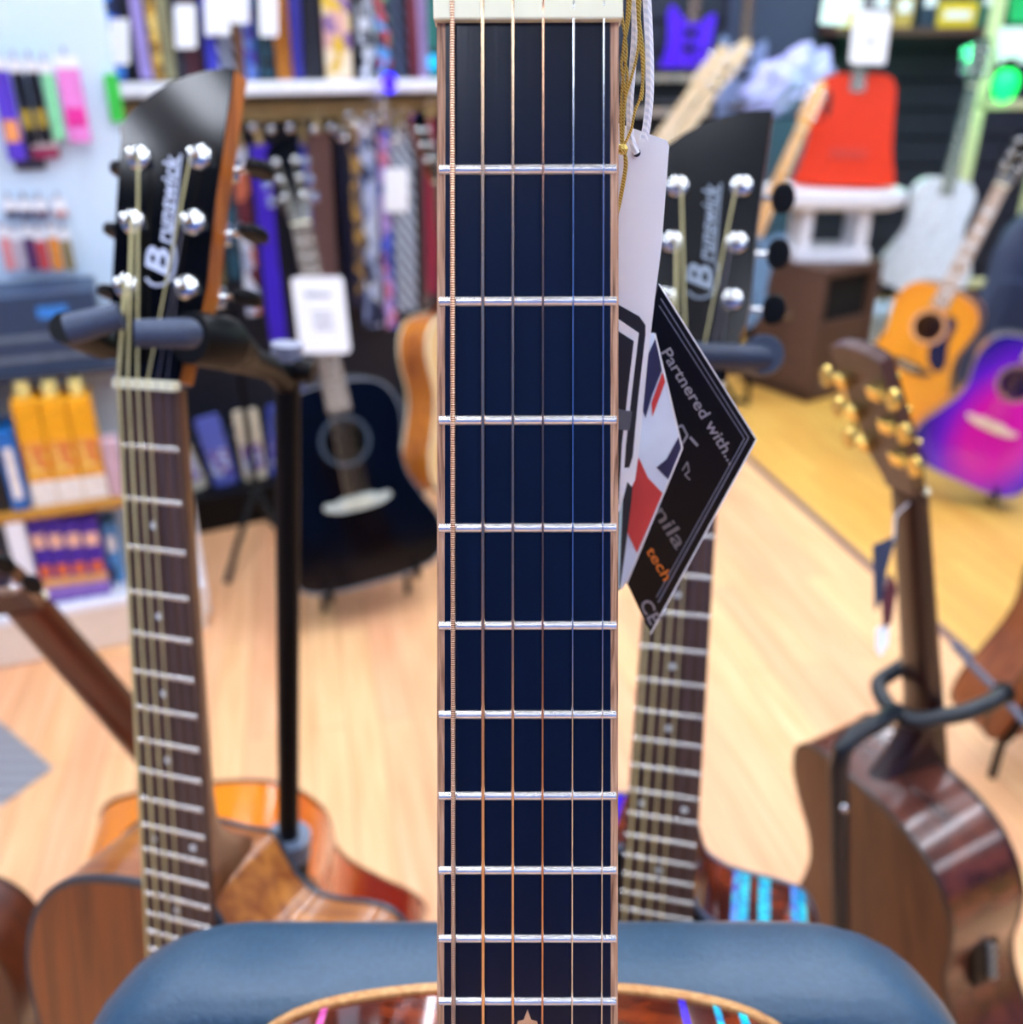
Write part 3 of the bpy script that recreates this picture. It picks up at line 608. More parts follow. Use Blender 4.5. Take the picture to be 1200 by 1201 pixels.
# ------------------------------------------------------------------ black guitar in the middle distance
M_K = pose((-.506,2.37,1.015), 23, 13.4, -4) @ Matrix.Scale(1.08, 4)
black = guitar(M_K, 'glossy black acoustic guitar with pale binding on the floor stand', outline(DREAD, DREAD, 358), body=BLACKG, rim=BLACKG, back=BLACKG, bind=plain('silver_binding', '#77808c', .35), neck=MAHOGD, head=BLACKG,
    fb=wood('grey_rosewood', '#5d5148', '#7d7268', .5, scale=(220,10,220)), rosette=plain('grey_rosette', '#3c4a58', .3), bridge_mat=mm('pale_bridge2', plain, '#b8c4be', .4), sr=1.4, post=CHROME, button=CHROME, string_mats=[mm('pale_string', plain, '#b8b4a6', .4, .5)]*6)
floor_stand(None, M_K, 'low black A-frame stand under the glossy black guitar')
def hung_card(corners, label, cat='price tag', name='price_tag', t=.002, lines=True, grp=None, cmat=None):
    c = [Vector(p) for p in corners]; e = empty(name, (c[2]+c[3])/2, label, cat, grp)
    u = (c[1]-c[0]); v = (c[3]-c[0]); nrm = u.cross(v).normalized()
    if nrm.y < 0: nrm = -nrm
    out = [c[0]+u*(x+.5)+v*(.5-y) for x, y in rounded(1, 1, .08, 4)]
    sb(MB().loft([out, [p+nrm*t for p in out]]), 'card', cmat or CARD, e)
    if lines:
        mb = MB()
        def bar(x0, x1, y0, y1): mb.hexa([c[0]+u*x+v*y-nrm*.0008 for x, y in ((x0,y0),(x1,y0),(x1,y1),(x0,y1))], [c[0]+u*x+v*y-nrm*.0001 for x, y in ((x0,y0),(x1,y0),(x1,y1),(x0,y1))])
        for i, y in enumerate((.46, .53, .60, .66)): bar(.32+.03*(i % 2), .74-.05*((i+1) % 2), y, y+.018)
        z = [(.24,.19),(.30,.26),(.34,.2),(.40,.25),(.45,.2),(.5,.26),(.56,.21),(.62,.26),(.68,.22),(.74,.24)]
        for (a, b), (c2, d2_) in zip(z, z[1:]): mb.tube([c[0]+u*a+v*b-nrm*.001, c[0]+u*c2+v*d2_-nrm*.001], .0022, 5)
        sb(mb, 'print', mm('faint_print', plain, '#6e7684', .5), e)
    return e
kY = 2.27
hung_card([PY(341,325,kY-.02), PY(402,324,kY-.02), PY(411,411,kY-.05), PY(352,415,kY-.05)], 'white price card hanging on the glossy black guitar neck')
# small tripod foot stand by the white gondola
st = empty('microphone_stand', PZ(305, 640), 'thin black tripod stand between white gondola and glossy black guitar', 'stand')
b0 = PZ(308, 640); sb(MB().tube([b0+Vector((0,0,.12)), b0+Vector((0,0,.75))], .011, 8), 'pole', BLACKM, st, smooth=True)
for x, y in ((266,683), (352,668), (318,612)): sb(MB().tube([b0+Vector((0,0,.2)), PZ(x, y, .01)], .01, 8), 'leg', BLACKM, st, smooth=True)
# honey guitar beyond the black one
M_H = pose((-.20,2.78,1.06), 62, 8, 4)
HONEY = wood('honey_back', '#9a4c08', '#d9820e', .3, .5, (40,4,40))
guitar(M_H, 'honey-brown guitar standing side-on behind the glossy black guitar', outline(DREAD, DREAD, 358), body=wood('spruce', '#d9b070', '#e6c690', .4), rim=HONEY, back=HONEY, bind=CREAM, neck=MAHOG)
floor_stand(None, M_H, 'low black A-frame stand under the honey-brown guitar')
# ------------------------------------------------------------------ white gondola at the left
ge = Vector((.93,.36,0)).normalized(); gn = Vector((ge.y,-ge.x,0)); G0 = Vector((-.90,2.39,0))       # right end of its back panel
def GP(px, py, dd): return PV(px, py, G0+gn*dd, gn)
GR = Matrix((ge, -gn, (0,0,1))).transposed()
gond = empty('display_gondola', G0, 'white shop gondola with back panel, shelf and low base', 'gondola')
L = 1.3
gb = lambda mb, nm, mat, **kw: mb.build(nm, mat, gond, off=-G0, **kw)
gb(MB().box(G0-ge*L/2+Vector((0,0,1.1)), (L, .03, 2.2), GR), 'back_panel', plain('lilac_white_panel', '#d2e8f8', .5, var=.03, scale=3), bevel=.012)
gb(MB().box(G0-ge*L/2+gn*.125+Vector((0,0,.06)), (L, .25, .12), GR), 'base', plain('cream_base', '#e8dccb', .5, var=.04), bevel=.006)
gb(MB().box(G0-ge*L/2+gn*.125+Vector((0,0,.13)), (L+.01, .26, .02), GR), 'base_shelf', WHITE, bevel=.004)
zs = GP(60, 592, .22).z
gb(MB().box(G0-ge*L/2+gn*.125+Vector((0,0,zs-.0098)), (L, .25, .02), GR), 'shelf', mm('amber_shelf', plain, '#b9822c', .5), bevel=.003)
zs2 = GP(60, 425, .14).z
gb(MB().box(G0-ge*L/2+gn*.10+Vector((0,0,zs2-.0098)), (L, .20, .02), GR), 'shelf', mm('dark_shelf', plain, '#26354a', .5), bevel=.003)
up_ = PV(25, 650, G0+gn*.235, gn)
gb(MB().box(Vector((up_.x, up_.y, (.14+zs-.016)/2)), (.04, .026, zs-.016-.14), GR), 'upright', WHITE, bevel=.004)
lo_ = G0 + gn*.02
gb(MB().tube([lo_+gn*.02+Vector((0,0,.95)), lo_+gn*.10+Vector((0,0,.5)), lo_+gn*.2+Vector((0,0,.12)), lo_+gn*.2+Vector((0,0,.04)), lo_+gn*.14+Vector((0,0,.015))], .014, 10), 'end_rail', WHITE, smooth=True)
gb(MB().box(G0+gn*.07+ge*.005+Vector((0,0,.62)), (.012, .14, .62), GR), 'end_panel', mm('pale_grey_panel', plain, '#c9cdd0', .5))
def gbox(x0, x1, ytop, ybot, dd, dp, name, mat, label, cat, grp, front=None, zbase=None, extra=None):
    bl, brr = GP(x0, ybot, dd), GP(x1, ybot, dd); tl = GP((x0+x1)/2, ytop, dd)
    z0 = zbase if zbase is not None else bl.z; h = tl.z - z0; wd_ = (brr-bl).dot(ge); c = (bl+brr)/2 - gn*dp/2
    e = empty(name, (c.x, c.y, z0), label, cat, grp)
    sb(MB().box(Vector((c.x, c.y, z0+h/2)), (wd_*.97, dp, h), GR), 'carton', mat, e, bevel=.003)
    for u0, u1, v0, v1, m in (front or []):
        cc = c + gn*(dp/2+.0008) + ge*wd_*((u0+u1)/2-.5)
        sb(MB().box(Vector((cc.x, cc.y, z0+h*(v0+v1)/2)), (wd_*(u1-u0)*.97, .001, h*(v1-v0)), GR), 'print_panel', m, e)
    if extra: extra(e, c, wd_, dp, z0, h)
    return e
YEL = plain('yellow_carton', '#f2a818', .4); YW = plain('pale_carton_band', '#efe9e0', .45); YO = cells('orange_print_band', ['#e8973a','#f2c25a','#d9703a'], 60)
def ytop(e, c, wd_, dp, z0, h):
    sb(MB().box(Vector((c.x, c.y, z0+h+.02)), (wd_*.55, dp*.5, .04), GR), 'carton_flap', mm('pale_yellow', plain, '#f6e690', .4), e, bevel=.006)
for i, (x0, x1, dy) in enumerate(((33,64,0), (64,95,-1), (95,124,-3))):
    gbox(x0+6, x1+6, 468+dy, 590+dy, .22, .1, 'carton_box', YEL, 'tall yellow carton with white foot band on gondola shelf', 'box', 'yellow cartons on the gondola shelf', [(0,1,0,.24,YW),(.08,.92,.3,.62,YO)], zs, ytop)
PUR = plain('purple_carton', '#3c1c9c', .4); PP = plain('peach_disc_print', '#e9b8a0', .45); PO = plain('orange_disc_print', '#d9663c', .45); PYL = plain('lilac_band', '#8a6ac0', .45); PGO = plain('gold_band', '#e0a860', .45)
for i in range(4):
    x0 = 47+i*20.5
    gbox(x0+4, x0+24.5, 605, 703, .22, .1, 'carton_box', PUR, 'narrow purple carton with peach and orange discs on gondola base', 'box', 'purple cartons on the gondola base', [(.1,.9,.66,.82,PP),(.12,.88,.32,.46,PO),(0,1,.2,.3,PGO),(0,1,.05,.2,PYL)], .14)
gbox(135, 152, 612, 700, .17, .08, 'carton_box', plain('sky_blue_carton', '#4a90c8', .4), 'sky blue carton beside the purple cartons', 'box', None, [(.2,.8,.55,.8,YW),(.1,.5,.05,.3,INK)], .14)
gbox(133.5, 153, 515, 598, .23, .05, 'carton_box', plain('mauve_carton', '#c9a9b4', .5), 'mauve carton standing beside the yellow cartons', 'box', None, None, zs)
gbox(-27, 11.5, 470, 592, .225, .12, 'carton_box', plain('black_carton', '#14161c', .4), 'black carton with bronze disc on gondola shelf', 'box', None, [(.35,.9,.72,.9,mm('bronze_disc', plain, '#a98460', .4))], zs)
gbox(13, 35.5, 505, 592, .228, .12, 'carton_box', plain('blue_carton', '#1668b8', .4), 'blue carton with white label beside the black carton', 'box', None, [(.25,.75,.15,.8,YW)], zs)
gbox(-30, 34, 620, 703, .2, .14, 'carton_box', plain('navy_carton', '#16283c', .4), 'dark navy carton left of the gondola upright', 'box', None, None, .14)
# dark equipment case on the upper shelf
e = gbox(-20, 128, 345, 425, .19, .17, 'equipment_case', plain('slate_case', '#2c405c', .5), 'slate blue equipment case with grey ribs on gondola top shelf', 'case', None, [(0,1,.12,.2,mm('steel_rib', plain, '#7a8c9c', .3, .5)),(0,1,.4,.48,mm('steel_rib', plain, '#7a8c9c', .3, .5)),(.5,.75,.68,.84,mm('blue_sticker', plain, '#3a86d8', .4))], zs2)
# hanging packs on the panel
HK = plain('hook_wire', '#d5dbe6', .2, 1)
def pack(x0, x1, y0, y1, mat, label, dd=.052, bandc=None, grp=None, tip=.03):
    tl, tr_, bl = GP(x0, y0, dd), GP(x1, y0, dd), GP(x0, y1, dd)
    wd_ = (tr_-tl).dot(ge); h = tl.z-bl.z; c = (tl+tr_)/2; c.z = (tl.z+bl.z)/2
    e = empty('accessory_pack', (c.x, c.y, bl.z), label, 'pack', grp)
    sb(MB().box(c, (wd_, .012, h), GR), 'pouch', mat, e, bevel=.003)
    sb(MB().box(c+Vector((0,0,h/2-.012))+gn*.0066, (wd_, .001, .024), GR), 'header_card', CARD, e)
    if bandc: sb(MB().box(c-Vector((0,0,h*.2))+gn*.0066, (wd_*.8, .001, h*.22), GR), 'print_panel', bandc, e)
    hk = c+Vector((0,0,h/2+.006)); base = hk - gn*(dd-.016)
    hkb = MB().tube([base, hk+gn*tip, hk+gn*(tip+.004)+Vector((0,0,.012 if tip > .01 else .004))], .003 if tip > .01 else .0018, 6).build('display_hook', HK, gond, off=-G0, smooth=True)
    return e
pack(-16, 7, 68, 190, plain('violet_pouch', '#5a3cc8', .4), 'violet accessory pack with orange print on white panel', bandc=mm('orange_patch', plain, '#f0a060', .4))
pack(9.5, 25.5, 70, 170, plain('black_pouch', '#0c1016', .35), 'black accessory pack with yellow marks on white panel', bandc=mm('yellow_marks', plain, '#a89030', .4), grp='black packs')
pack(27.5, 43, 70, 168, MAT.setdefault('black_pouch2', plain('black_pouch2', '#0c1016', .35)), 'black accessory pack with yellow marks on white panel', bandc=mm('yellow_marks', plain, '#a89030', .4), grp='black packs')
pack(45, 60, 72, 165, plain('mint_pouch', '#8ce0a8', .4), 'mint green accessory pack on white panel')
pack(62, 90, 66, 168, plain('pink_pouch', '#f08cd8', .4), 'pink accessory pack with magenta stripe on white panel', bandc=mm('magenta', plain, '#e8329a', .4))
pack(8, 45, 150, 200, plain('slate_pouch', '#3a3c50', .4), 'slate grey pack tucked below the black packs', dd=.0215, tip=.006)
pack(34, 66, 160, 186, plain('maroon_pouch', '#a02858', .4), 'maroon pack tucked below the mint green pack', dd=.0365, tip=.004)
for i, (x, c, nm) in enumerate(((-4,'#e89090','salmon'),(10,'#c8b8c0','silver'),(24,'#5a2c60','plum'),(38,'#d04848','red'),(53,'#f0962c','orange'),(68,'#8a7a4c','olive'))):
    pack(x, x+12, 266+3*(i % 2), 318, plain(nm+'_pouch', c, .4), 'small %s pick pack on lower hook row of white panel' % nm)
for i, (x, c, nm) in enumerate(((2,'#3c3450','dark violet'),(20,'#4a4668','slate violet'),(38,'#5c3c60','dusky purple'),(60,'#c89090','dusty pink'))):
    pack(x, x+16, 234, 255, plain(nm.replace(' ','_')+'_pouch', c, .4), 'small %s pick pack above lower hook row' % nm, dd=.03, tip=.012)
# green shelf talker on the panel edge
e = GP(134, 115, .03); one('shelf_label', MB().box(e, (.03, .01, .10), GR), plain('lime_label', '#3cc848', .4), 'bright green label on the white panel edge', 'label')
# ------------------------------------------------------------------ strap wall
wd1 = Vector((.894,.447,0)); wn = Vector((.447,-.894,0)); S0 = Vector((-.85,2.98,0))
SR = Matrix((wd1, -wn, (0,0,1))).transposed()
def SPt(px, py, dd): return PV(px, py, S0+wn*dd, wn)
rack = empty('strap_rack', S0+wd1*.3, 'dark display rack with white rail holding guitar straps', 'rack')
rb = lambda mb, nm, mat, **kw: mb.build(nm, mat, rack, off=-(S0+wd1*.3), **kw)
rc = S0 + wd1*.1
rb(MB().box(rc - wn*.12 + Vector((0,0,1.0)), (1.7, .04, 2.0), SR), 'back_panel', plain('navy_black_panel', '#0a1020', .6))
a, b2 = SPt(90, 112, .05), SPt(560, 94, .05); zr = SPt(400, 101, .05).z
rb(MB().box(rc + wn*.05 + Vector((0,0,zr)), (1.7, .16, .035), SR), 'rail', plain('bright_white_rail', '#f4f8ff', .25), bevel=.006)
rb(MB().box(rc - wn*.06 + Vector((0,0,.12)), (1.7, .14, .24), SR), 'base', plain('dark_base', '#1a2030', .5))
zr2 = SPt(400, 128, .02).z
rb(MB().box(rc - wn*.02 + Vector((0,0,zr2)), (1.7, .1, .05), SR), 'lower_rail', mm('kraft_rail', plain, '#a8905c', .6), bevel=.004)
rb(MB().box(rc - wn*.02 + Vector((0,0,2.02)), (1.7, .1, .05), SR), 'top_rail', WHITE, bevel=.004)
def strap(x0, x1, y0, y1, mat, label, wpx, dd=.06, tabm=None, grp=None, hook=True, floor_z=-9):
    top, bot = SPt(x0, y0, dd), SPt(x1, y1, dd); c = top.copy()
    wd_ = (SPt(x0+wpx, y0, dd)-top).dot(wd1)
    bot.z = max(bot.z, floor_z); h = top.z-bot.z; sh = (bot-top).dot(wd1)
    e = empty('guitar_strap', (bot.x, bot.y, bot.z), label, 'strap', grp)
    rings = []
    for j in range(9):
        u = j/8; p = top + wd1*sh*u*.35 - Vector((0,0,h*u)) + wn*(.006*math.sin(u*5+x0)); ww = wd_/2
        rings.append([p-wd1*ww+wn*.0015, p+wd1*ww+wn*.0015, p+wd1*ww-wn*.0015, p-wd1*ww-wn*.0015])
    sb(MB().loft(rings), 'strap_belt', mat, e)
    p = top - wn*.016; rings = []
    for j in range(5):
        u = j/4; q = p + wd1*sh*u*.3 - Vector((0,0,h*.93*u)); ww = wd_*.46
        rings.append([q-wd1*ww+wn*.0015, q+wd1*ww+wn*.0015, q+wd1*ww-wn*.0015, q-wd1*ww-wn*.0015])
    sb(MB().loft(rings), 'strap_belt', mat, e)
    tb_ = MB(); tt = top+Vector((0,0,.0))
    tb_.prism([(-.011,-.03),(.011,-.03),(.008,.03),(-.008,.03)], -.002, .002, Matrix.Translation(tt+Vector((0,0,.02))) @ (SR.to_4x4() @ Matrix.Rotation(R(90),4,'X')))
    sb(tb_, 'end_tab', tabm or mm('black_leather', plain, '#15120f', .5), e)
    if hook:
        hb = tt+Vector((0,0,.045)); rb(MB().tube([hb-wn*(dd+.08), hb+wn*.05, hb+wn*.058+Vector((0,0,.016))], .0035, 6), 'display_hook', HK, smooth=True)
    return e
leather = lambda k, c: mm(k, plain, c, .55, bump=.2, scale=120)
braid = lambda k, c1, c2: mm(k, bands, c1, c2, 14, 'DIAGONAL', .6)
upper = [(104,112,18,leather('black_strap','#0b0d14'),'black'),(122,134,16,cells('cobalt_print',['#1a4ad0','#3c8ae8','#10204c'],40),'cobalt blue printed'),(152,172,15,leather('lilac_strap','#b9a6ee'),'pale lilac'),
    (170,182,12,cells('gold_print',['#c89a3c','#6a4a1c','#e8c870'],50),'gold patterned'),(184,199,13,leather('olive_strap','#a8a47c'),'olive khaki'),(200,208,10,leather('ink_strap','#10142c'),'ink blue'),(214,224,18,leather('oxblood_strap','#4a1022'),'oxblood'),
    (238,248,15,leather('royal_strap','#2a2cb0'),'royal blue'),(254,264,20,braid('silver_braid','#5a6478','#c9d2e2'),'silver grey braided'),(272,278,10,leather('umber_strap','#6a4420'),'umber brown'),
    (284,290,18,cells('azure_print',['#4a74d8','#86a8f0','#6a3cc0'],45),'azure printed'),(304,308,20,cells('teal_print',['#0c2c38','#16465a','#0a1a24'],60),'dark teal patterned'),(325,338,21,leather('orange_strap','#d8862a'),'tan orange'),
    (343,348,13,leather('indigo_strap','#2c2a90'),'indigo'),(352,356,10,leather('moss_strap','#3c3c20'),'moss green'),(363,366,17,leather('midnight_strap','#0c1224'),'midnight blue'),(381,384,9,leather('wine_strap','#5a1422'),'wine red'),
    (392,396,32,cells('floral_cream',['#e8cfa0','#e0b83c','#d8a8a0','#f0e0c0','#8a6a9c'],26),'cream floral'),(428,430,19,cells('white_flower',['#e8eef4','#0c0e14','#c8d0dc'],34),'black and white floral'),(448,450,17,cells('garden_print',['#3c8a5a','#5a9ad8','#a83c4c','#183040'],36),'green and blue floral'),
    (466,467,17,braid('ink_braid','#1a2238','#4c5a78'),'ink grey braided'),(485,486,10,leather('garnet_strap','#6a1a2c'),'garnet red'),(495,496,13,leather('mauve_strap','#c4a8e0'),'light mauve'),(509,509,8,leather('teal_strap','#1c7a70'),'teal')]
for i, (x0, x1, wp, m, nm) in enumerate(upper): strap(x0-4, x1, -70, 93, m, '%s guitar strap hanging above the white rail' % nm, wp, dd=(.062, .098)[i % 2], floor_z=zr+.019)
lower = [(240,246,14,leather('khaki_strap','#8a7c50'),'khaki',150,335),(262,266,14,cells('deep_teal',['#0c2c3c','#1c4a5c'],40),'deep teal',165,330),(280,288,17,cells('rust_white',['#d87050','#dfe3ee','#b0b8d0','#6a2030'],22),'rust and white',170,370),(304,322,21,mm('violet_satin',plain,'#3a1cb8',.35),'violet satin',170,400),
    (356,364,17,leather('cornflower_strap','#3a44b8'),'cornflower blue',165,350),(373,380,27,leather('brown_suede','#5a3c38'),'wide brown suede',155,370),(402,408,14,leather('deep_navy','#0c1030'),'deep navy',150,360),(414,418,11,cells('gold_navy',['#a8823c','#141a40','#5a4a3c'],40),'gold on navy',150,360),
    (427,432,22,cells('skull_chain',['#c8d4ee','#8a9cc8','#2c3858','#dfe8f8'],30,stretch=(1,1,.7)),'white skull-chain',140,385),(449,453,13,cells('blue_pink',['#4a5cc8','#b89ad8','#c87890','#2c3c90'],30),'blue and pink',150,385),
    (462,464,12,leather('forest_strap','#14401f'),'forest green',150,360),(470,474,25,braid('pewter_braid','#4c5664','#b9c3d2'),'pewter braided',150,365),(494,495,11,leather('taupe_strap','#6a5c5c'),'taupe',140,360),(503,504,14,leather('crimson_strap','#8a1838'),'crimson',140,345)]
for i, (x0, x1, wp, m, nm, ya, yb2) in enumerate(lower): strap(x0, x1, ya, yb2, m, '%s guitar strap hanging below the white rail' % nm, wp, dd=(.038, .074)[i % 2], tabm=mm('kraft_tab', plain, '#b09a68', .6))
for x, y, x2, y2, nm in ((128,22,151,76,'beside the lilac strap'),(204,5,229,57,'over the oxblood strap'),(239,-10,253,42,'over the royal blue strap'),(254,-8,268,42,'over the silver braided strap'),(268,-20,291,28,'over the umber strap'),(303,-10,325,43,'over the teal patterned strap')):
    hung_card([SPt(x, y, .118), SPt(x2, y, .118), SPt(x2+2, y2, .118), SPt(x+2, y2, .118)], 'plain white strap header card '+nm, 'card', 'header_card', lines=False)
hung_card([SPt(451, 197, .092), SPt(479, 197, .092), SPt(479, 249, .092), SPt(451, 249, .092)], 'white header card over the pewter braided strap', 'card', 'header_card', lines=False)
for i, x in enumerate((296, 318, 340, 368, 388)):
    c = SPt(x, 150+2*(i % 2), .098); one('strap_button', MB().lathe([(.001,-.012),(.011,-.009),(.014,0),(.011,.009),(.001,.012)], 12, Matrix.Translation(c)), CHROME, 'polished steel strap knob hooked on the kraft rail', 'knob', 'steel strap knobs', smooth=True)
for i, (x, y) in enumerate(((401,157),(412,140),(424,150),(436,138),(446,118),(452,135),(463,158),(476,151),(493,148))):
    c = SPt(x, y, .1); one('strap_buckle', MB().tube([c+wd1*.016*math.cos(q)+Vector((0,0,.016*math.sin(q))) for q in [2*math.pi*j/12 for j in range(13)]], .004, 6), CHROME, 'round steel buckle hooked under the white rail', 'buckle', 'steel buckles', smooth=True)
VIO = glow('violet_led', '#2a08ff', 2.2); TEA = glow('turquoise_led', '#0890c0', 1.5); GRN = glow('green_led', '#04d050', 3.0)
def led(p, mat, label, r=.02):
    e = empty('led_lamp', p-Vector((0,0,r*1.6)), label, 'led lamp')
    sb(MB().lathe([(.001,-r*1.6),(r*.7,-r*1.2),(r,-r*.2),(r*.9,r*.5),(r*.5,r)], 12, Matrix.Translation(p)), 'bulb', mat, e, smooth=True)
    sb(MB().lathe([(r*.55,r),(r*.6,r*1.8),(.001,r*1.8)], 10, Matrix.Translation(p)), 'clip', BLACKM, e); return e
led(SPt(457, 95, .15), VIO, 'violet LED lamp clipped to the white rail', .021); led(SPt(508, 72, .15), TEA, 'turquoise LED lamp above the white rail end', .018)
# accessory shelf under the straps (left)
bx = empty('display_box', PZ(275, 588), 'low black accessory bin with printed packs under the strap rack', 'bin')
bc = PZ(275, 588)+wn*.118
sb(MB().box(bc+Vector((0,0,.06)), (.36, .16, .12), SR), 'bin_body', BLACKM, bx, bevel=.005)
for i, (dx, c, nm) in enumerate(((-.13,'#d8d8c8','cream'),(-.035,'#5c6cc8','blue'),(.06,'#e0d8c0','ivory'),(.145,'#3a50b8','cobalt'))):
    p = bc+wd1*dx+Vector((0,0,.12)); q = Matrix.Translation(p) @ SR.to_4x4() @ Matrix.Rotation(R(-14+6*i),4,'Y')
    e = empty('accessory_pack', p, '%s printed accessory pack standing in the low black bin' % nm, 'pack')
    sb(MB().prism(rounded(.075,.24,.008), -.008, .008, q @ Matrix.Translation((0,0,.12)) @ Matrix.Rotation(R(90),4,'X')), 'pouch', plain(nm+'_bin_pouch', c, .4), e)
    sb(MB().prism(rounded(.06,.09,.006), .0082, .0092, q @ Matrix.Translation((0,0,.08)) @ Matrix.Rotation(R(90),4,'X')), 'print_panel', mm('violet_print', cells, ['#5a5cc0','#c8d8f8','#8a4c98'], 60), e)
# ------------------------------------------------------------------ right-hand side
# brown speaker cabinet
c0 = Vector((1.285,3.95,0)); u1 = Vector((.32,.22,0)).normalized(); u2 = Vector((-u1.y,u1.x,0)); AR = Matrix((u1,u2,(0,0,1))).transposed()
cabw, cabd, cabh = .39, .40, .575
cab = empty('speaker_cabinet', c0+u1*cabw/2+u2*cabd/2, 'brown speaker cabinet with black grille standing on the floor', 'speaker')
cc = c0+u1*cabw/2+u2*cabd/2
TOLEX = plain('brown_tolex', '#5a4034', .6, bump=.2, scale=200)
for dx, dz, w_, h_, nm in ((0,.03,cabw,.06,'bottom'),(0,cabh-.02,cabw,.04,'top')): sb(MB().box(cc+Vector((0,0,dz)), (w_, cabd, h_), AR), nm+'_panel', TOLEX, cab, bevel=.008)
for sg in (-1, 1): sb(MB().box(cc+u1*sg*(cabw/2-.02)+Vector((0,0,cabh/2)), (.04, cabd, cabh-.02), AR), 'side_panel', TOLEX, cab, bevel=.008)
sb(MB().box(cc-u2*(cabd/2-.03)+Vector((0,0,.19)), (cabw-.06, .03, .30), AR), 'front_panel', TOLEX, cab)
sb(MB().box(cc-u2*(cabd/2-.05)+Vector((0,0,cabh-.16)), (cabw-.06, .02, .26), AR), 'grille', mm('black_grille', plain, '#050608', .8), cab)
sb(MB().box(cc+u2*(cabd/2-.02)+Vector((0,0,cabh/2)), (cabw-.06, .02, cabh-.06), AR), 'rear_panel', TOLEX, cab)
hk = c0+u2*.2-u1*.004
sb(MB().tube([hk+u2*-.06+Vector((0,0,.36)), hk-u1*.02+u2*-.05+Vector((0,0,.36)), hk-u1*.02+u2*.05+Vector((0,0,.36)), hk+u2*.06+Vector((0,0,.36))], .008, 8), 'handle', CHROME, cab, smooth=True)
# red guitar on a white display pedestal
pc = Vector((1.375, 4.17, .866)); M_RED = pose((1.412, 4.28, .8795+.786*math.cos(R(10))), -14, 10, 0)
red_ol = [(p.x, p.y) for p in spline([(0,-358),(60,-356),(105,-366),(128,-395),(136,-450),(140,-520),(148,-600),(166,-680),(172,-712),(160,-724),(0,-728),(-160,-724),(-180,-712),(-172,-680),(-152,-600),(-142,-520),(-138,-450),(-130,-395),(-105,-366),(-60,-356)], 4, True)]
red_ol = [(x*1.14, -358+(y+358)*1.16) for x, y in red_ol]
RED = plain('red_composite', '#d83004', .5, var=.05, spec=.3)
rg = guitar(M_RED, 'bright red small-bodied guitar standing on the white pedestal', red_ol, join=358, tail=786, depth=70, body=RED, rim=RED, back=RED, bind=None, neck=BLACKM, fb=mm('grey_board', plain, '#5a5c60', .4), head=RED, hole=False, tuners=True, bridge=-600, head_ol=HEAD_BOX)
MB(.001).prism([(x*.14-104, y*.55-470) for x, y in rounded(160,180,60)], -7.5, -6).build('sound_port', mm('hole_black', plain, '#080406', .6), rg, off=(0,786,0))
o = MB(.001).prism([(x, y-660) for x, y in rounded(150,38,12)], -8, 0).build('bridge', plain('red_bridge', '#c82c06', .35), rg, off=(0,786,0), bevel=.002)
pp = Vector((1.36, 4.22, 0))
ped = empty('display_pedestal', pp+Vector((0,0,.575)), 'white low pedestal on the brown speaker cabinet under the red guitar', 'pedestal')
sb(MB().loft([[pp+Vector((x*k_, y*k_, z)) for x, y in rounded(.56,.34,.09)] for k_, z in ((.8,.79),(.97,.81),(1,.84),(1,.855),(.98,.866))]), 'top_plate', WHITE, ped, smooth=True)
for sg in (-1, 1): sb(MB().box(pp+Vector((sg*.12,0,.69)), (.05,.2,.23)), 'upright', WHITE, ped, bevel=.008)
sb(MB().box(pp+Vector((0,0,.60)), (.32,.22,.05)), 'foot_bar', WHITE, ped, bevel=.006)
hung_card([PY(1003,12,4.16), PY(1046,14,4.16), PY(1038,76,4.14), PY(996,74,4.14)], 'white price card on the bright red guitar neck', t=.003)
hung_card([PD(968,-10,4.4), PD(1000,-8,4.4), PD(993,29,4.45), PD(961,28,4.45)], 'white price card left of the bright red guitar neck', t=.003, lines=False)
# orange guitar
M_O = pose((1.60,3.27,.99), -36, 6, 15)
OB = burst('amber_burst', '#f2a01c', '#ee8a14', '#d86a10', (.36,.50), (0,.26))
og = guitar(M_O, 'amber-orange guitar with navy pickguard leaning beside the purple guitar', outline(DREAD, DREAD, 358), body=OB, rim=MAHOGD, back=MAHOGD, bind=mm('salmon_binding', plain, '#e0a070', .35), guard=mm('navy_guard', plain, '#141c44', .2), rosette=mm('peach_rosette', plain, '#e8b088', .35),
    fb=wood('pale_board', '#a89484', '#c8b8a8', .4), blocks=True, neck=mm('maple_neck', plain, '#c8a878', .4), post=CHROME)
floor_stand(None, M_O, 'low black A-frame stand under the amber-orange guitar')
# purple guitar
M_P = pose((1.78,2.92,.90), -22, 8, 18)
PB = burst('purple_burst', '#c808a0', '#5a10c0', '#0c0878', (.23,.36), (.03,.20))
guitar(M_P, 'glossy magenta and blue sunburst guitar leaning right', outline(DREAD, DREAD, 358), body=PB, rim=mm('blue_rib', plain, '#1a1470', .15, coat=1), back=mm('blue_rib', plain, '#1a1470', .15, coat=1), bind=mm('sand_binding', plain, '#9a9480', .4), rosette=mm('dim_rosette', plain, '#8a7a58', .4), bridge_mat=mm('pale_bridge', plain, '#d8c0b0', .4), neck=MAHOGD, fb=wood('pale_board2', '#a8a498', '#c8c4b8', .4))
floor_stand(None, M_P, 'low black A-frame stand under the magenta and blue guitar')
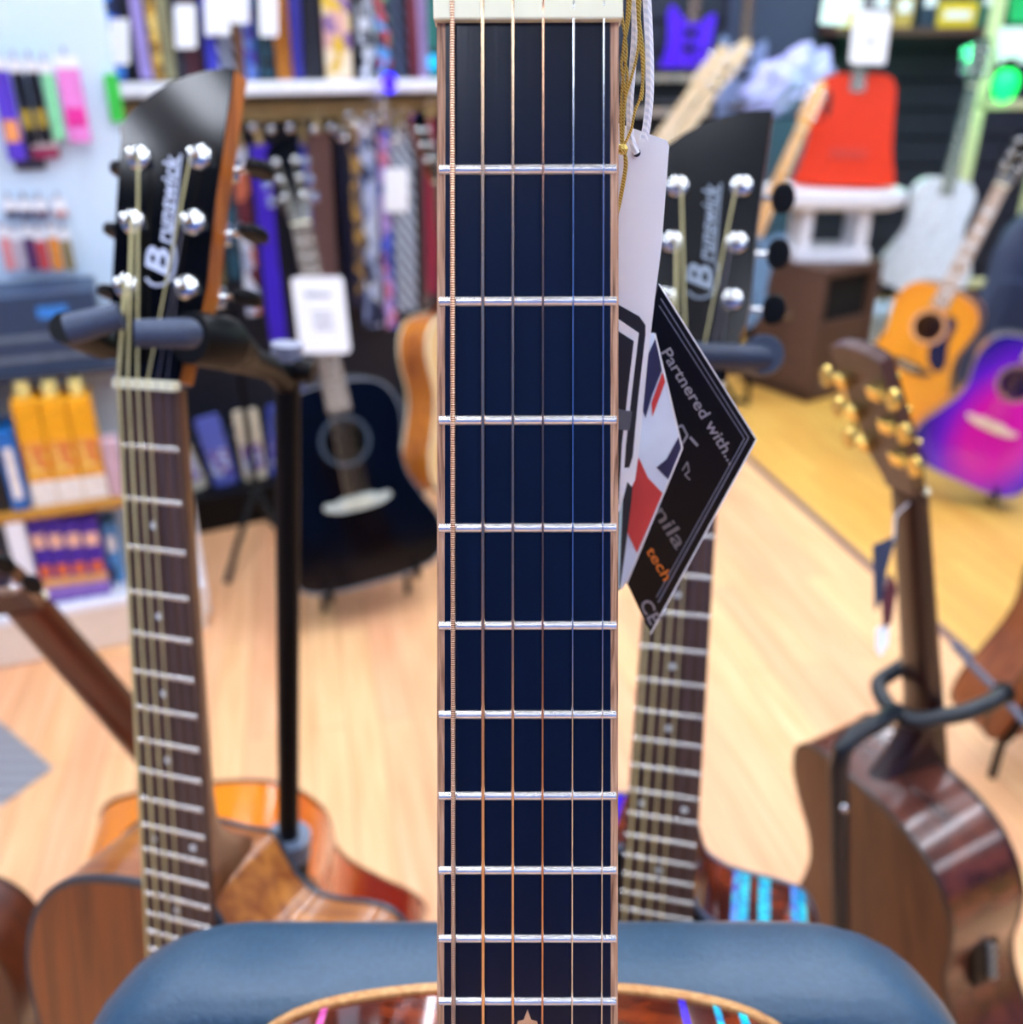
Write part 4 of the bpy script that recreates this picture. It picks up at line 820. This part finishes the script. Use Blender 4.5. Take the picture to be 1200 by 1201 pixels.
# white guitar by the green lamp; green light painted into neck, board and head
M_W = pose((1.90,4.30,1.25), -10, 6, 5)
guitar(M_W, 'pale white guitar with long thin neck behind the amber-orange guitar', outline(SMALL, SMALL, 358), body=mm('white_lacquer', plain, '#dfeaf0', .25, coat=.6), rim=WHITE, back=WHITE, bind=CREAM, neck=mm('green_tint_neck', plain, '#6a8c78', .4), fb=mm('grey_green_board', plain, '#3c5c50', .4), head=mm('dark_green_head', plain, '#16402c', .3), button=CHROME, hole=False, electric=False, binding=False)
floor_stand(None, M_W, 'low black A-frame stand under the pale white guitar')
gp = PD(1180, 97, 4.3); led(gp, GRN, 'bright green LED lamp on the cream frame', .055)
gl_ = bpy.data.lights.new('green_led_light', 'POINT'); gl_.energy = 9; gl_.color = (.05, 1, .35); gl_.shadow_soft_size = .05
go = bpy.data.objects.new('green_led_light', gl_); COL.objects.link(go); go.location = PD(1130, 60, 4.0)
# cream display frame with card
fx = PD(1178, 60, 4.45); fr_ = empty('display_stand', (fx.x, fx.y, 0), 'cream upright display frame carrying green lamp and card', 'frame')
for dx in (-.06, .28): sb(MB().box(Vector((fx.x+dx, fx.y+.02, .85)), (.05, .05, 1.7)), 'post', mm('cream_post', plain, '#d8d4a8', .5), fr_, bevel=.005)
for z in (.3, 1.15, 1.68): sb(MB().box(Vector((fx.x+.11, fx.y+.02, z)), (.36, .05, .04)), 'cross_bar', mm('cream_post', plain, '#d8d4a8', .5), fr_, bevel=.004)
hung_card([PD(1173,32,4.4), PD(1215,32,4.4), PD(1213,74,4.45), PD(1170,74,4.45)], 'pale grey card fixed on the cream display frame', 'card', 'display_card', lines=False)
hung_card([PD(1186,-30,4.4), PD(1225,-30,4.4), PD(1222,26,4.45), PD(1184,26,4.45)], 'bright green card at top of the cream display frame', 'card', 'display_card', lines=False, cmat=mm('green_card', plain, '#18c070', .4))
# gig bags and platform
def gigbag(M, label, mat, w_=.2, h_=1.0, dpt=.14):
    e = empty('gig_bag', M=M, label=label, cat='gig bag')
    prof = [(0,0,.6),(.03,.95,.8),(.12,1,1),(.30,.95,1),(.42,.74,1),(.52,.76,.95),(.62,.66,.85),(.70,.36,.6),(.92,.32,.5),(.98,.24,.4),(1,.1,.2)]
    rings = [[Vector((x*w_*a*2, y*dpt*b/2*2, u*h_)) for x, y in [(.5*math.cos(t_)*1.0, .5*math.sin(t_)) for t_ in [2*math.pi*j/20 for j in range(20)]]] for u, a, b in prof]
    MB().loft(rings).build('bag_body', mat, e, smooth=True)
    MB().box((0, -dpt*.47, h_*.27), (w_*1.2, .05, h_*.36)).build('front_pocket', mat, e, bevel=.02)
    MB().tube([(-.05,-dpt*.42,h_*.55),(-.05,-dpt*.6,h_*.6),(.05,-dpt*.6,h_*.6),(.05,-dpt*.42,h_*.55)], .012, 8).build('carry_handle', BLACKM, e, smooth=True)
    return e
NB = plain('navy_nylon', '#26324e', .6, bump=.2, scale=150)
gigbag(Matrix.Translation((2.12, 4.0, 0)) @ Matrix.Rotation(R(-8),4,'X') @ Matrix.Rotation(R(8),4,'Y'), 'navy nylon gig bag behind the amber-orange guitar neck', NB, .24, 1.15)
gigbag(Matrix.Translation((2.2, 3.45, 0)) @ Matrix.Rotation(R(-8),4,'X'), 'periwinkle nylon gig bag beside the navy gig bag', plain('periwinkle_nylon', '#5a5cb0', .6), .22, 1.0)
pl0 = Vector((1.86, 4.95, 0))
one('platform', MB().box(pl0+Vector((0,0,.09)), (.62, .3, .18)), mm('pale_platform', plain, '#cddcf2', .4), 'pale blue-white low platform behind the floor guitars', 'platform', bevel=.01)
# hanging guitars on a dark slat panel behind
pn = empty('slat_panel', (1.4, 5.9, 0), 'dark slatted display panel behind the hanging guitars', 'panel')
for j in range(16): sb(MB().box(Vector((1.6, 5.9, .1+j*.15)), (4.2, .03, .135)), 'slat', mm('dark_slat', plain, '#1c2436', .6), pn)
sb(MB().box(Vector((1.6, 5.94, 1.22)), (4.2, .02, 2.4)), 'backing', BLACKM, pn)
EL = [(p.x, p.y) for p in spline([(0,-400),(28,-402),(40,-430),(75,-395),(110,-375),(122,-400),(120,-450),(116,-520),(128,-590),(150,-650),(155,-710),(130,-770),(70,-795),(0,-798),(-70,-795),(-130,-770),(-155,-710),(-150,-650),(-128,-590),(-118,-520),(-126,-450),(-135,-390),(-120,-350),(-90,-365),(-45,-415),(-28,-402)], 4, True)]
def electric(M, label, mat, neckm, group=None, bag=False):
    return guitar(M, label, EL, name='electric_guitar', join=400, tail=798, depth=44, body=mat, rim=mat, back=mat, bind=None, neck=neckm, headside=neckm, head=neckm, head_ol=[(-22,0),(-24,20),(-34,45),(-30,120),(-18,175),(4,190),(22,170),(30,110),(28,40),(22,0)], hole=False, electric=True, bridge=-700, fb=neckm, thick=14, tilt=2, group=group)
MAPLE = wood('maple', '#d0b488', '#e6d0a4', .35, .2, (60,5,60))
RACKED, HUNG = [], []
p = PY(817, 40, 5.7); HUNG.append(pose((p.x, 5.72, p.z+.48), 0, 0, 3)); electric(HUNG[-1], 'deep violet electric guitar hung on the dark slat panel', plain('violet_lacquer', '#5a20f0', .25, coat=.6), MAHOGD)
p = PY(874, 90, 5.6); HUNG.append(pose((p.x, 5.70, p.z+.55), 0, 0, -1)); electric(HUNG[-1], 'slate grey electric guitar hung beside the deep violet one', plain('slate_lacquer', '#8496c0', .3, coat=.5), MAHOGD)
p = PY(925, 30, 5.5); one('felt_board', MB().box(Vector((p.x, 5.86, p.z)), (.48, .04, 1.1)), plain('grey_felt', '#3c465e', .9), 'dark grey felt board beside the slate grey electric guitar', 'board', bevel=.01)
# maple-necked guitars standing in a rack
for (px, py, lab, bm_) in ((811, 112, 'electric guitar with paddle-shaped cream maple head in the floor rack', '#2c2c38'), (842, 98, 'electric guitar with round-tipped maple head nearer the slate guitar', '#20242c')):
    p = PD(px, py, 3.3 if px < 820 else 3.75); M_ = pose(p, -12, 12, 33); RACKED.append(M_)
    electric(M_, lab, plain(lab.split()[3]+'_body', bm_, .3, coat=.5), MAPLE)
p = PD(940, 152, 3.75); RACKED.append(pose(p, -10, 12, 19)); electric(RACKED[-1], 'electric guitar with golden maple neck beside the bright red guitar', plain('steel_blue_body', '#5a7a98', .4), wood('gold_maple', '#d09440', '#e8b464', .35, .2))
rk = empty('guitar_rack', (.6, 3.8, 0), 'black floor rack holding the maple-necked electric guitars', 'rack')
for Mg in RACKED:                                                       # a low cradle rail and a back post for each guitar
    low = min((Mg @ Vector((x*.001, y*.001, z*.001)) for x, y in EL for z in (-51, -7)), key=lambda v: v.z)
    xs = (low.x-.16, low.x+.05)
    sb(MB().tube([(xs[0], low.y, low.z-.012), (xs[1], low.y, low.z-.012)], .014, 10), 'rail', BLACKM, rk, smooth=True)
    for x in xs: sb(MB().tube([(x, low.y, low.z-.012), (x, low.y-.05, .012)], .012, 8), 'leg', BLACKM, rk, smooth=True)
    bp_ = Mg @ Vector((0, -.57, -.066)); sb(MB().tube([bp_, (bp_.x, low.y+.22, .012)], .012, 8), 'back_post', BLACKM, rk, smooth=True)
    sb(MB().tube([(low.x, low.y-.03, .03), (low.x, low.y+.22, .03)], .01, 8), 'foot_bar', BLACKM, rk, smooth=True)
    sb(MB().tube([(xs[0], low.y-.046, .03), (xs[1], low.y-.046, .03)], .01, 8), 'foot_bar', BLACKM, rk, smooth=True)
    sb(MB().tube([(bp_.x, low.y+.2, .03), (low.x, low.y+.2, .03)], .01, 8), 'foot_bar', BLACKM, rk, smooth=True)
for Mg in HUNG:                                                         # forked pegs on the slat panel under each headstock
    for sg in (-1, 1):
        a_ = Mg @ Vector((sg*.030, .022, .012)); sb(MB().tube([(a_.x, 5.89, a_.z), (a_.x, a_.y, a_.z), (a_.x, a_.y-.004, a_.z+.012)], .007, 8), 'guitar_hanger', BLACKM, pn, smooth=True)
# dark amplifiers behind, light rail
for (px, py, Y, w_, h_, lab) in ((775, 150, 5.2, .5, .55, 'black amplifier with light piping behind the maple-necked guitars'), (765, 190, 4.6, .55, .5, 'black amplifier low behind the white hang tag')):
    p = PY(px, py, Y); e = empty('amplifier', (p.x, Y+.12, 0), lab, 'amplifier'); zc = max(h_/2, p.z)
    sb(MB().box(Vector((p.x, Y+.12, zc)), (w_, .24, h_)), 'cabinet', BLACKM, e, bevel=.01)
    sb(MB().box(Vector((p.x, Y-.003, zc-.04)), (w_*.9, .01, h_*.7)), 'grille', mm('charcoal_cloth', plain, '#10141e', .9), e)
    sb(MB().box(Vector((p.x, Y-.004, zc+h_*.42)), (w_*.9, .012, .03)), 'control_strip', mm('beige_strip', plain, '#a89c90', .5), e)
    for j in range(4): sb(MB().lathe([(.012,0),(.012,.02),(.001,.02)], 10, Matrix.Translation((p.x-.15+j*.1, Y-.01, zc+h_*.42)) @ Matrix.Rotation(R(90),4,'X')), 'control_knob', mm('grey_knob', plain, '#8a8a88', .4), e)
    if zc > h_/2+.01: sb(MB().box(Vector((p.x, Y+.12, (zc-h_/2)/2)), (w_*.8, .22, zc-h_/2)), 'lower_cabinet', BLACKM, e, bevel=.01)
# lilac plastic bag
p = PD(925, 98, 4.9); bm = bmesh.new(); bmesh.ops.create_icosphere(bm, subdivisions=4, radius=1)
from mathutils import noise
for v in bm.verts:
    n_ = v.co.normalized(); f_ = 1+.35*noise.noise(n_*2.3)+.16*noise.noise(n_*6); v.co = Vector((n_.x*.19*f_, n_.y*.13*f_, n_.z*.16*f_)); v.co.x += v.co.z*.5
me = bpy.data.meshes.new('plastic_bag'); bm.to_mesh(me); bm.free(); me.materials.append(plain('lilac_film', '#b4b4ec', .3, bump=.3))
o = bpy.data.objects.new('plastic_bag', me); COL.objects.link(o); o.location = p; tag(o, 'crumpled lilac plastic bag on the dark crate by golden neck', 'bag')
cr = one('crate', MB().box(Vector((p.x, p.y, (p.z-.163)/2)), (.34, .26, p.z-.163)), mm('teal_crate', plain, '#2c4c60', .6), 'dark teal crate under the crumpled lilac bag', 'crate', bevel=.008)
# shelf with yellow boxes at the upper right
p = PY(1085, 32, 5.5); sh = empty('wall_shelf', (p.x, 5.75, p.z), 'brown wall shelf on the dark slat panel holding small cartons', 'shelf')
sb(MB().box(Vector((p.x+.02, 5.7, p.z-.0173)), (.9, .34, .035)), 'board', mm('shelf_brown', plain, '#5a4038', .5), sh)
for sg in (-1, 1): sb(MB().box(Vector((p.x+.02+sg*.38, 5.8, p.z-.1)), (.02, .15, .12)), 'bracket', BLACKM, sh)
for j, (dx, w_, h_, c, nm) in enumerate(((-.34,.10,.22,'#e0c83c','lemon yellow'),(-.2,.09,.26,'#1c2440','ink navy'),(-.08,.10,.2,'#c8a858','straw'),(.05,.09,.28,'#2c3c50','steel navy'),(.202,.2,.12,'#e8c82c','bright yellow flat'),(.37,.12,.3,'#3c6c58','sage green'))):
    gx = Vector((p.x+dx, 5.68, p.z))
    e = empty('carton_box', gx, '%s carton on the brown wall shelf' % nm, 'box'); m = plain('wall_'+nm.replace(' ','_'), c, .4)
    sb(MB().box(gx+Vector((0,0,h_/2)), (w_, .14, h_)), 'carton', m, e, bevel=.004); sb(MB().box(gx+Vector((0,-.0708,h_*.5)), (w_*.7, .001, h_*.3)), 'print_panel', CARD, e)
